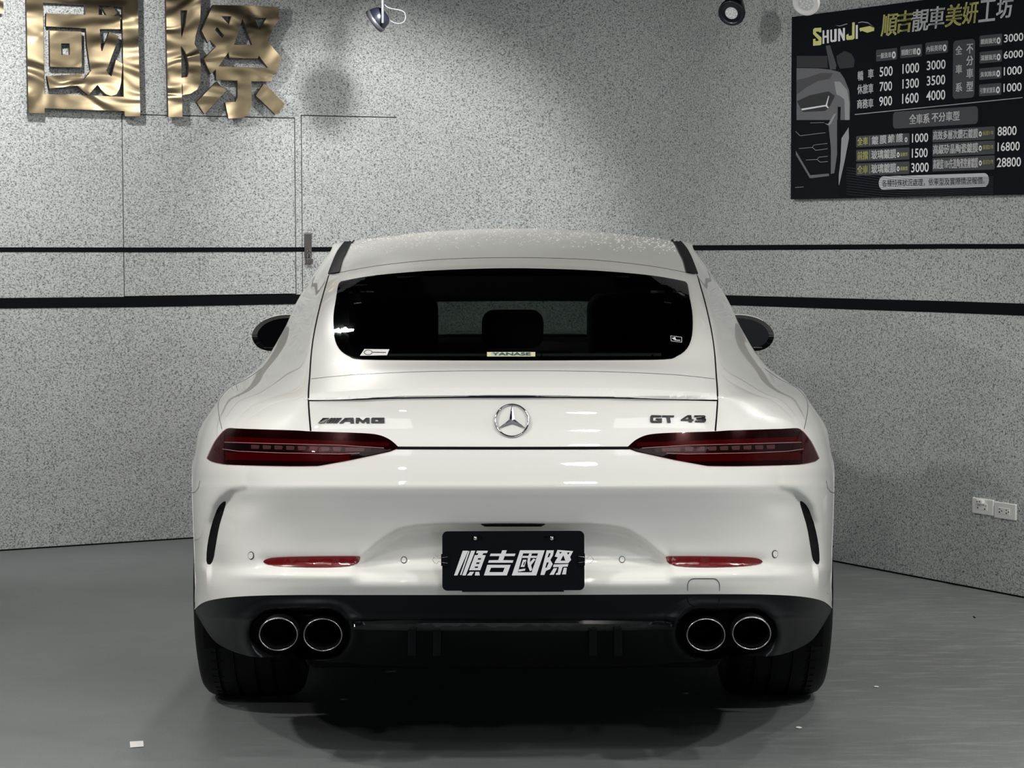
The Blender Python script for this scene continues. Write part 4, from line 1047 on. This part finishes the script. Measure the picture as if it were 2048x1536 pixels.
K1 = [[(325, -60), (1695, -60), (1700, 400), (1725, 1430), (1533, 1428), (1530, 1365), (550, 1330), (548, 1393), (350, 1390)],
      [(528, 32), (1045, 57), (1047, 182), (568, 165), (566, 322), (1055, 348), (1068, 560), (1112, 858), (1125, 866), (1025, 985), (1008, 907), (575, 935), (610, 1088), (945, 1050), (1085, 1172), (1200, 1040), (1240, 1100), (1300, 1155), (1370, 1180), (1430, 1160), (1470, 1090), (1490, 1000), (1505, 785), (1425, 735), (1395, 860), (1368, 942), (1318, 890), (1305, 862), (1335, 800), (1462, 445), (1345, 392), (1258, 625), (1245, 625), (1225, 355), (1478, 360), (1478, 200), (1213, 183), (1213, 65), (1503, 85), (1510, 470), (1522, 1190), (548, 1155), (535, 600)],
      [(610, 375), (1003, 390), (1005, 828), (615, 820)], [(750, 533), (858, 533), (858, 675), (755, 675)], [(1258, 105), (1385, 75), (1440, 160), (1405, 190), (1310, 190)]]
K2 = [[(135, -60), (570, -60), (555, 250), (500, 430), (485, 545), (545, 640), (565, 830), (560, 1000), (520, 1100), (440, 1150), (345, 1168), (338, 1040), (328, 1010), (337, 1437), (165, 1437), (150, 800)],
      [(312, 125), (395, 125), (375, 300), (325, 470)], [(320, 565), (375, 640), (415, 790), (412, 900), (395, 945), (325, 955)],
      [(715, 60), (1100, 66), (1522, 85), (1518, 250), (1465, 330), (1380, 500), (1548, 700), (1495, 912), (1440, 910), (1440, 1000), (1185, 1000), (1190, 1290), (1160, 1400), (1080, 1450), (905, 1455), (862, 1258), (990, 1250), (1015, 1200), (1015, 990), (750, 985), (750, 850), (685, 910), (600, 725), (750, 575), (680, 490), (650, 528), (575, 378), (670, 160)],
      [(815, 198), (940, 198), (908, 303)], [(763, 330), (850, 435), (825, 468), (738, 372)], [(1225, 222), (1372, 222), (1282, 370)], [(1075, 230), (1195, 555), (970, 552)],
      [(905, 635), (915, 712), (1262, 718), (1275, 680), (1390, 835), (785, 815), (825, 755)],
      [(762, 1000), (820, 1065), (878, 1110), (610, 1402), (512, 1255)], [(1340, 1025), (1595, 1278), (1515, 1400), (1480, 1405), (1240, 1175)]]
l1 = letter('brass_character', 'polished brass character 國 on the speckled wall, full square frame', K1, 0)
l2 = letter('brass_character', 'polished brass character 際 on the speckled wall, right of the square one', K2, 310)
l3 = letter('brass_character', 'edge of a brass character cut off at the top left of the photo', [[(-500, -100), (40, -100), (45, 165), (-20, 170), (-500, 150)]], 0)

# ------------------------------------------------------------------ hasp and padlock on the hatch
uh, vh = WL.uv(615, 497); kx = (WL.px(615, 497) - CAM).length / F
T = thing('hasp', 'grey steel hasp closing the hatch, crossing the upper black band', 'hasp', tuple(WL.px(615, 480)))
bm = bmesh.new(); wbox(bm, WL, WL.uv(608.3, 0)[0], WL.uv(622.3, 0)[0], WL.uv(0, 517)[1], WL.uv(0, 466.5)[1], .002, .006) if False else None
def wb(bm, px0, py0, px1, py1, h0, h1):
    u0, v0 = WL.uv(px0, py1); u1, v1 = WL.uv(px1, py0); wbox(bm, WL, u0, u1, v0, v1, h0, h1)
wb(bm, 608.3, 467, 622.3, 515, .003, .007); bmesh.ops.bevel(bm, geom=bm.edges[:], offset=.0012, segments=2, affect='EDGES', profile=.5); obj('hasp_strap', bm, M['steel'], T)
bm = bmesh.new(); wb(bm, 607.8, 465.5, 622.5, 468.5, .003, .013); obj('hasp_hinge', bm, M['chrome'], T)
bm = bmesh.new(); add_tube(bm, [WL.px(615 + 3.2 * math.cos(a), 503 + 5 * math.sin(a), .012 + .006 * math.sin(a * .5)) for a in np.linspace(math.pi, 2 * math.pi, 10)], .0018, 6); obj('staple', bm, M['chrome'], T, True)
T = thing('padlock', 'small dark padlock hanging from the steel hasp', 'padlock', tuple(WL.px(616, 521)))
bm = bmesh.new(); wb(bm, 609.5, 517, 622.5, 527.5, .006, .022); bmesh.ops.bevel(bm, geom=bm.edges[:], offset=.002, segments=2, affect='EDGES', profile=.5); obj('lock_body', bm, M['steel'], T)
bm = bmesh.new(); pts = [WL.px(612.5, 518, .014)] + [WL.px(615.5 + 3.2 * math.cos(a), 510 + 4 * math.sin(a), .014) for a in np.linspace(math.pi, 2 * math.pi, 10)] + [WL.px(618.8, 518, .014)]
add_tube(bm, pts, .0019, 6); obj('shackle', bm, M['chrome'], T, True)

# ------------------------------------------------------------------ power sockets on the right wall
def wbr(bm, px0, py0, px1, py1, h0, h1, bev=0):   # box by left-bottom / right-top pixels on the right wall
    u0, v0 = WR.uv(px0, py0); u1, v1 = WR.uv(px1, py1); b2 = bmesh.new(); wbox(b2, WR, u0, u1, v0, v1, h0, h1)
    if bev: bmesh.ops.bevel(b2, geom=b2.edges[:], offset=bev, segments=2, affect='EDGES', profile=.5)
    me = bpy.data.meshes.new('x'); b2.to_mesh(me); b2.free(); bm.from_mesh(me); bpy.data.meshes.remove(me)
s7 = 148 / 2048.; Q = lambda x, y: (1900 + x * s7, 960 + y * s7)
for nm, lab, x0, x1, yb0, yt1 in (('a', 'white double power socket on the right wall, the left one with a plug adapter', 650, 1240, 905, 555), ('b', 'white double power socket at the right, empty, nearest the photo edge', 1262, 1865, 1035, 672)):
    T = thing('power_socket', lab, 'socket', tuple(WR.px(*Q((x0 + x1) / 2, (yb0 + yt1) / 2))), 'power sockets on the right wall')
    bm = bmesh.new(); wbr(bm, *Q(x0, yb0), *Q(x1, yt1), 0, .009, .003); obj('face_plate', bm, M['socket'], T)
    cx = (x0 + x1) / 2 - 20
    if nm == 'a': wx0, wy0, wx1, wy1 = 770, 800, 1080, 665
    else: wx0, wy0, wx1, wy1 = 1385, 930, 1700, 790
    bm = bmesh.new(); wbr(bm, *Q(wx0, wy0), *Q(wx1, wy1), .008, .0105, .001); obj('socket_insert', bm, M['socket'], T)
    holes = [(820, 762, 16), (1015, 802, 16), (985, 700, 10), (1045, 712, 10), (830, 690, 8), (870, 695, 8)] if nm == 'a' else [(1430, 798, 14), (1425, 882, 16), (1485, 850, 14), (1615, 830, 14), (1612, 918, 16), (1672, 882, 14)]
    bm = bmesh.new()
    for hx, hy, r in holes: wbr(bm, *Q(hx - r, hy + r), *Q(hx + r, hy - r), .0100, .0108)
    obj('pin_holes', bm, M['black'], T)
T = thing('plug_adapter', 'small white plug adapter stuck in the left power socket', 'adapter', tuple(WR.px(*Q(890, 570))))
bm = bmesh.new(); wbr(bm, *Q(850, 640), *Q(1015, 545), .009, .026, .003); obj('adapter_body', bm, M['socket'], T)
bm = bmesh.new()
for hx in (885, 950): wbr(bm, *Q(hx - 10, 600), *Q(hx + 10, 570), .0255, .0265)
obj('adapter_slots', bm, M['black'], T)

# ------------------------------------------------------------------ price board on the right wall
sB = 488 / 1785.; ZB = lambda x, y: (1560 + x * sB, y * sB)
u0b, v0b = WR.uv(1589.7, 402); u1t, v1t = WR.uv(1593.2, 34.5); vbR = WR.uv(2048, 385.5)[1]; BH = .025
BO = thing('price_board', 'black printed price board of the car wash, hung on the right wall', 'sign', tuple(WR.at(u0b, v0b)))
uR = WR.uv(2048, 200)[0] + .25
bm = bmesh.new(); wbox(bm, WR, (u0b + u1t) / 2, uR, (v0b + vbR) / 2, v1t, 0, BH); M['board'] = mat('board_black', (.006, .0075, .011), .6, spec=.08)
obj('board_panel', bm, M['board'], BO)
def buv(x, y):
    px, py = ZB(x, y); d = ray(px, py); t = ((WR.o + WR.n * BH) - CAM).dot(WR.n) / d.dot(WR.n); q = CAM + d * t; return ((q - WR.o).dot(WR.u), q.z)
BC = {'w': mat('board_white', (.92, .93, .95), .5), 'y': mat('board_yellow', (.78, .78, .30), .5), 'g': mat('board_grey', (.055, .06, .07), .5), 'p': mat('board_pill', (.60, .62, .66), .5), 'k': mat('board_dark_text', (.008, .009, .012), .6, spec=.08),
      'c1': mat('print_car_mid', (.16, .165, .18), .5), 'c2': mat('print_car_light', (.36, .37, .39), .5), 'c3': mat('print_car_dark', (.030, .032, .038), .5), 'c4': mat('print_line', (.42, .43, .46), .5), 'c5': mat('print_car_grey', (.08, .083, .092), .5), 'c6': mat('print_fine_line', (.045, .05, .06), .5)}
def bt(body, x0, y0, x1, y1, c='w', bold=.018, shear=0.0, h=.0012):
    """text; (x0,y0) bottom-left and (x1,y1) top-right in the zoomed view of the board"""
    a = buv(x0, y0); b = buv(x1, y1)
    me = text_mesh(body, (a[0], a[1], b[0], b[1]), lambda v: WR.at(v.x, v.y, BH + h), bold, shear)
    o = link('board_lettering', me, BC[c]); put(o, BO); return o
def bp(polys, c, h=.0004, name='board_print'):
    me = curve_mesh([[buv(x, y) for x, y in p] for p in polys], 0, lambda v: WR.at(v.x, v.y, BH + h)); o = link(name, me, BC[c]); put(o, BO); return o
def rbox(x0, y0, x1, y1, r=10, sl=0.0):  # rounded box: (x0,y0) bottom-left, (x1,y1) top-right along the perspective
    a = buv(x0, y0); b = buv(x1, y1); rr = (buv(x0 + r, y0)[0] - a[0]); out = []
    for cx, cy, a0_ in ((b[0] - rr, b[1] - rr, 0), (a[0] + rr, b[1] - rr, 90), (a[0] + rr, a[1] + rr, 180), (b[0] - rr, a[1] + rr, 270)):
        for k in range(5): t = math.radians(a0_ + 22.5 * k); out.append((cx + rr * math.cos(t), cy + rr * math.sin(t)))
    return out
def bbox(x0, y0, x1, y1, c, r=10, h=.0004, name='board_label'):
    me = curve_mesh([rbox(x0, y0, x1, y1, r)], 0, lambda v: WR.at(v.x, v.y, BH + h)); o = link(name, me, BC[c]); put(o, BO)
def circ(x, y, r, c='w', h=.0012):
    a = buv(x, y); rr = buv(x + r, y)[0] - a[0]; n = 14
    me = curve_mesh([[(a[0] + rr * math.cos(6.2832 * k / n), a[1] + rr * 1.25 * math.sin(6.2832 * k / n)) for k in range(n)], [(a[0] + rr * .45 * math.cos(6.2832 * k / n), a[1] + rr * .6 * math.sin(6.2832 * k / n)) for k in range(n)]], 0, lambda v: WR.at(v.x, v.y, BH + h)); o = link('board_dot', me, BC[c]); put(o, BO)
# title
xs_ = [740, 858, 970, 1088, 1210, 1335, 1455, 1585]; yb_ = [268, 243, 232, 213, 198, 178, 163, 138]; ws_ = [122, 118, 118, 118, 122, 118, 122, 122]
for ch, x, y, wd2, c in zip('順吉靚車美妍工坊', xs_, yb_, ws_, 'yywwyyww'): bt(ch, x, y, x + wd2, y - 172, c, .016, .12)
# logo word
s8 = 160 / 1117.; ZL = lambda L_: [((1580 + x * s8 - 1560) / sB, (20 + y * s8) / sB) for x, y in L_]
bp([ZL([(345, 252), (440, 246), (440, 310), (408, 313), (408, 300), (365, 303), (365, 315), (443, 385), (443, 478), (425, 492), (325, 500), (325, 405), (360, 402), (360, 435), (400, 432), (400, 415), (325, 335), (325, 275)])], 'y', .0012, 'logo_letter')
bp([ZL([(458, 285), (482, 283), (482, 360), (515, 357), (515, 280), (545, 277), (545, 462), (518, 465), (518, 385), (482, 388), (482, 470), (456, 473)])], 'w', .0012, 'logo_letter')
bp([ZL([(565, 275), (590, 273), (590, 420), (620, 417), (620, 268), (655, 264), (655, 430), (640, 442), (585, 450), (567, 436)])], 'w', .0012, 'logo_letter')
bp([ZL([(675, 262), (705, 258), (742, 340), (742, 252), (770, 248), (770, 425), (745, 430), (702, 335), (702, 436), (675, 438)])], 'w', .0012, 'logo_letter')
bp([ZL([(872, 175), (908, 171), (905, 395), (885, 412), (800, 420), (788, 405), (788, 350), (820, 330), (822, 362), (868, 357)])], 'y', .0012, 'logo_letter')
bp([ZL([(922, 212), (950, 208), (950, 402), (920, 405)])], 'w', .0012, 'logo_letter')
bp([[(585, 205), (660, 190), (690, 205), (690, 225), (640, 240), (600, 225), (590, 232), (582, 215)]], 'y', .0010, 'logo_mark')
bp([[(572, 165), (600, 157), (645, 163), (680, 192), (694, 212), (690, 200), (645, 170), (600, 163), (573, 170)], [(405, 185), (440, 188), (490, 172), (496, 176), (440, 193)]], 'c4', .0009, 'logo_mark')
# header chips
for s1, x0, y0, x1, y1 in (('一般洗車', 703, 450, 858, 350), ('精緻打蠟', 880, 427, 1040, 323), ('內裝美容', 1064, 400, 1230, 296), ('鏡面拋光', 1460, 345, 1625, 245), ('深層拋光', 1460, 465, 1625, 365), ('臭氧除臭', 1458, 585, 1622, 487), ('引擎室清洗', 1456, 705, 1620, 606)):
    bbox(x0, y0, x1, y1, 'g', 6); sl = -.13 * (x1 - x0)
    bt(s1, x0 + 10, y0 - 20, x1 - 42, y1 + 24 + 6, 'w', .02); circ(x1 - 24, (y0 + y1) / 2 + 2, 14)
for s1, x0, y0, x1, y1 in (('500', 730, 562, 826, 482), ('700', 730, 670, 822, 593), ('900', 727, 778, 822, 700), ('1000', 897, 541, 1020, 457), ('1300', 897, 650, 1018, 570), ('1600', 895, 760, 1016, 676), ('3000', 1075, 515, 1213, 434), ('3500', 1075, 628, 1211, 545), ('4000', 1071, 738, 1211, 655),
                           ('3000', 1640, 312, 1782, 238), ('6000', 1638, 432, 1780, 362), ('1000', 1638, 553, 1772, 480), ('1000', 1636, 675, 1770, 602),
                           ('1000', 967, 1044, 1086, 972), ('1500', 966, 1155, 1082, 1082), ('3000', 961, 1262, 1090, 1188), ('8800', 1593, 995, 1733, 920), ('16800', 1593, 1108, 1756, 1034), ('28800', 1588, 1224, 1765, 1148)):
    bt(s1, x0, y0, x1, y1, 'w', .012)
for s1, x0, y0, x1, y1 in (('轎', 570, 590, 610, 518), ('車', 645, 575, 686, 503), ('休旅車', 568, 690, 684, 610), ('商務車', 566, 795, 684, 720)): bt(s1, x0, y0, x1, y1, 'w', .02)
bbox(1263, 725, 1428, 268 + 14, 'g', 22)
for ch, y in zip('全車系', (400, 540, 672)): bt(ch, 1287, y, 1333, y - 68, 'w', .02)
for ch, y in zip('不分車型', (393, 480, 573, 668)): bt(ch, 1366, y, 1414, y - 74, 'w', .02)
bp([[(548, 835), (1775, 711), (1775, 717), (548, 841)]], 'c4', .0008, 'board_rule')
bbox(826, 942, 1450, 776, 'g', 20); bt('全車系', 948, 910, 1095, 828, 'w', .02); bt('不分車型', 1112, 893, 1315, 812, 'w', .02)
for k, (a, b, y0) in enumerate((('全車', '鍍膜維護', 1078), ('前擋', '玻璃鍍膜', 1182), ('全車', '玻璃鍍膜', 1285))):
    bbox(557, y0, 948, y0 - 104, 'g', 6); bt(a, 568, y0 - 14, 645, y0 - 76, 'y', .02)
    bp([[(656, y0 - 80), (659, y0 - 80), (659, y0 - 15), (656, y0 - 15)]], 'c4', .001)
    if k == 0:
        for j, ch in enumerate(b): bt(ch, 672 + j * 60, y0 - 20 - j * 6, 720 + j * 60, y0 - 84 - j * 6, 'w', .02)
        circ(924, 1022, 10)
    else:
        bt(b, 670, y0 - 18, 850, y0 - 92, 'w', .02); circ(866, y0 - 50, 10); bt('長效型', 880, y0 - 38, 936, y0 - 68, 'y', .02)
for k, (a, b, y0) in enumerate((('高效多層次鑽石鍍膜', '保固1年', 1042), ('高級矽晶陶瓷鍍膜', '保固2年', 1146), ('高硬度10H先進陶瓷塗層鍍膜', '保固3年', 1255))):
    bbox(1115, y0, 1572, y0 - 118, 'g', 6); bt(a, 1122, y0 - 18, 1450, y0 - 102, 'w', .02); circ(1467, y0 - 62, 11); bt(b, 1484, y0 - 52, 1564, y0 - 88, 'y', .01)
bbox(722, 1388, 1530, 1265, 'p', 32); bt('各種特殊狀況處理，依車型及實際情況報價。', 748, 1368, 1500, 1292, 'k', .0)
# printed car front at the left of the board (flat print)
s9 = 160 / 1170.; ZC = lambda L_: [((1580 + x * s9 - 1560) / sB, (200 + y * s9) / sB) for x, y in L_]
bp([ZL([(92, 810), (400, 815), (560, 832), (640, 850), (700, 870), (760, 960), (825, 1120), (840, 1300), (835, 1536), (640, 1536), (92, 1536)])], 'c1', .0003, 'printed_car')
bp([ZL([(95, 640), (520, 640), (530, 810), (95, 800)])], 'c3', .0004, 'printed_car')
bp([ZL([(500, 500), (560, 490), (650, 770), (640, 830), (560, 830)])], 'c5', .0005, 'printed_car')
bp([ZL([(650, 640), (760, 570), (860, 610), (905, 700), (890, 800), (700, 820), (660, 740)])], 'c3', .0005, 'printed_car')
bp([ZL([(95, 980), (250, 940), (430, 880), (600, 880), (560, 960), (400, 990), (230, 1080), (95, 1180)])], 'c5', .0005, 'printed_car')
bp([ZL([(620, 1000), (700, 1000), (800, 1120), (830, 1300), (830, 1536), (770, 1536), (760, 1250), (700, 1200), (650, 1180)])], 'c2', .0005, 'printed_car')
bp([ZL([(95, 1275), (280, 1190), (540, 1135), (630, 1200), (545, 1370), (490, 1410), (180, 1425)])], 'c3', .0007, 'printed_car')
bp([ZL([(160, 1378), (500, 1325), (540, 1195), (548, 1205), (520, 1330), (545, 1365), (530, 1372), (500, 1345), (170, 1402)])], 'w', .0009, 'printed_car')
bp([ZC([(85, 350), (300, 375), (520, 330), (560, 375), (575, 470), (600, 1085), (300, 1095), (80, 730)])], 'k', .0007, 'printed_car')
bp([ZC([(565, 370), (690, 200), (690, 800), (650, 1070), (600, 1080), (600, 700)])], 'c1', .0008, 'printed_car')
bp([ZC([(640, 215), (682, 190), (600, 350), (565, 372), (505, 340), (560, 350)])], 'c2', .001, 'printed_car')
bp([ZC([(690, 1060), (700, 100), (745, 100), (720, 700), (712, 1440), (690, 1440)])], 'k', .001, 'printed_car')
bp([ZC([(755, 560), (860, 400), (865, 560), (800, 900), (720, 1250), (705, 1180), (740, 900)])], 'c2', .0009, 'printed_car')
bp([ZC([(88, 740), (300, 1100), (570, 1075), (575, 1110), (310, 1145), (290, 1140), (88, 800)])], 'c1', .0011, 'printed_car')
bp([ZC([(85, 1150), (300, 1150), (570, 1130), (600, 1200), (690, 1150), (690, 1430), (75, 1450)])], 'k', .0006, 'printed_car')
for Lp in ([(88, 460), (150, 523), (520, 478)], [(135, 710), (330, 693), (350, 660), (548, 634)], [(330, 693), (378, 735), (553, 714)], [(240, 878), (400, 870), (425, 838), (555, 822)], [(400, 870), (445, 910), (555, 900)], [(80, 1280), (200, 1272)], [(300, 335), (500, 330)]):
    q = [buv(*p) for p in ZC(Lp)]; bm = bmesh.new(); add_tube(bm, [WR.at(a, b, BH + .0012) for a, b in q], .0011, 5); obj('printed_line', bm, BC['c4'], BO)
# fine wave lines printed at the bottom edge
bm = bmesh.new()
for k in range(11):
    pts = []
    for x in np.linspace(488, 1560, 26):
        y = 1225 + k * 19 + 34 * math.sin((x - 488) / 250.0 + k * .05) * (.3 + (x - 488) / 1200.0) + (x - 488) * (.10 - k * .006)
        if y < 1285 + 0 * x and x > 556 and x < 948: continue
        if y > 1478 - (x - 488) * .035: continue
        pts.append(WR.at(*buv(x, y), BH + .0002))
    if len(pts) > 3: add_tube(bm, pts, .0009, 4)
obj('printed_waves', bm, BC['c6'], BO)

# ------------------------------------------------------------------ ceiling spotlights in view
def head(T, c, d, R=.055, L_=.085, rimm='fixture', face='led', bodym='fixture'):
    mt = Matrix.Translation(c) @ Vector(d).normalized().to_track_quat('Z', 'Y').to_matrix().to_4x4()
    bm = bmesh.new(); add_lathe(bm, [(.012, -L_), (R * .55, -L_ * .96), (R * .82, -L_ * .75), (R * .95, -L_ * .4), (R * .97, -.012), (R * .97, -.004)], mt, 32); obj('lamp_body', bm, M[bodym], T, True)
    bm = bmesh.new(); add_lathe(bm, [(R * .99, -.016), (R * 1.06, -.014), (R * 1.06, .004), (R * .95, .006), (R * .80, -.001)], mt, 40, False); obj('lamp_rim', bm, M[rimm], T, True)
    bm = bmesh.new(); add_lathe(bm, [(R * .82, -.004), (R * .80, -.001), (R * .3, .001)], mt, 32); obj('lamp_face', bm, M['fixture' if rimm == 'fixture' else 'lampwhite'], T)
    bm = bmesh.new()
    rl = R * .5 if rimm == 'fixture' else R * .62
    add_lathe(bm, [(rl, 0), (rl, .0022)], mt, 28)
    obj('led_disc', bm, M['led'], T)
    bm = bmesh.new()
    for k in range(14):
        a = k * 2.4; r = rl * .84 * math.sqrt((k + .5) / 14); m2 = mt @ Matrix.Translation((r * math.cos(a), r * math.sin(a), .002)); add_lathe(bm, [(rl * .17, 0), (rl * .15, .0015), (rl * .06, .0025)], m2, 8)
    obj('led_lenses', bm, M['lampwhite'], T, True)
    return mt
LC = 'spotlight'
# 1: by the brass letters, facing down left, seen from its side
c1 = P(757, 36, 4.35); T = thing('spotlight', 'black ceiling spotlight turned side-on, with a pale looped cable', LC, tuple(c1), 'ceiling spotlights')
d_ = Vector((-.78, .18, -.56)); mt = head(T, P(749, 43, 4.35), d_, .054, .062, 'fixgrey')
bm = bmesh.new(); add_box(bm, (P(765, 10, 4.29)), (.012, .006, .16)); bmesh.ops.bevel(bm, geom=bm.edges[:], offset=.002, segments=1, affect='EDGES', profile=.5); obj('yoke_arm', bm, M['fixgrey'], T)
bm = bmesh.new(); add_tube(bm, [P(765, 0, 4.33), P(765, -30, 4.33), P(765, -60, 4.33)], .012, 10); obj('stem', bm, M['fixture'], T, True)
bm = bmesh.new(); cp = spl([(769, 9), (776, 15), (788, 18), (798, 20), (808, 24), (811, 34), (808, 43), (800, 47), (790, 46), (780, 41)], 4)
add_tube(bm, [P(x, y, 4.33) for x, y in cp], .0022, 6); obj('cable', bm, M['cable'], T, True)
# 2: black one facing the camera
c2 = P(1463, 26, 3.9); T = thing('spotlight', 'black ceiling spotlight with a small white LED cluster, lamp switched off', LC, tuple(c2), 'ceiling spotlights')
head(T, c2, (-.30, -.80, -.50), .054, .08)
for x in (1451, 1484):
    bm = bmesh.new(); add_tube(bm, [P(x, 22, 3.93), P(x, -12, 3.93), P(x, -30, 3.95)], .0035, 8); obj('yoke_arm', bm, M['fixture'], T, True)
bm = bmesh.new(); add_tube(bm, [P(1451, -28, 3.95), P(1467, -34, 3.95), P(1484, -28, 3.95)], .0045, 8); add_tube(bm, [P(1467, -34, 3.95), P(1467, -75, 3.95)], .010, 10); obj('stem', bm, M['fixture'], T, True)
# 3: white rimmed one above the price board
c3 = P(1612, 6, 2.75); T = thing('spotlight', 'ceiling spotlight with white rim and grey lens above the price board corner', LC, tuple(c3), 'ceiling spotlights')
head(T, c3, (-.34, -.78, -.52), .0475, .09, 'lampwhite')
bm = bmesh.new(); add_tube(bm, [P(1622, -4, 2.80), P(1624, -40, 2.82), P(1624, -95, 2.82)], .009, 10); obj('stem', bm, M['fixture'], T, True)

# ------------------------------------------------------------------ small things on the floor
def flat_bit(name, label, cat, pts, m, th=.0012):
    bm = bmesh.new(); b = [bm.verts.new(PZ(x, y, .0004)) for x, y in pts]; t = [bm.verts.new(PZ(x, y, .0004 + th)) for x, y in pts]; n = len(pts)
    bm.faces.new(b[::-1]); bm.faces.new(t)
    for k in range(n): bm.faces.new((b[k], b[(k + 1) % n], t[(k + 1) % n], t[k]))
    return tag(obj(name, bm, m), label, cat)
flat_bit('paper_slip', 'small white rectangular paper slip lying on the floor at left', 'paper', [(259.5, 1483), (286.5, 1481.5), (287.5, 1493), (260.5, 1495)], M['paper'])
flat_bit('paint_flake', 'pale oval flake on the floor in front of the right rear tyre', 'flake', [(1591, 1454), (1596, 1452.5), (1602, 1453.5), (1605, 1455.5), (1600, 1457), (1594, 1456)], M['paper'])
flat_bit('paint_flake', 'pale thin flake on the floor right of the right rear tyre', 'flake', [(1747, 1372.5), (1752, 1371.5), (1758, 1372.5), (1757, 1374.2), (1750, 1374)], M['paper'])
flat_bit('grit_speck', 'dark speck of grit on the floor near the right wall', 'grit', [(1946, 1232), (1949, 1233), (1952, 1235), (1948, 1236)], M['black'])
# chip and crack in the wall above the car
def wall_mark(name, pts, W, r, m):
    bm = bmesh.new(); add_tube(bm, [W.px(x, y, .0006) for x, y in pts], r, 5); o = obj(name, bm, m, None); o.parent = wallL; return o
wall_mark('wall_crack', [(984, 52), (979, 62), (982, 80)], WL, .0009, M['gap']); wall_mark('wall_crack', [(980, 104), (982, 113), (978, 119), (972, 127)], WL, .0018, M['gap'])
wall_mark('wall_chip', [(925, 52), (931, 53), (937, 50)], WL, .0042, M['gap'])
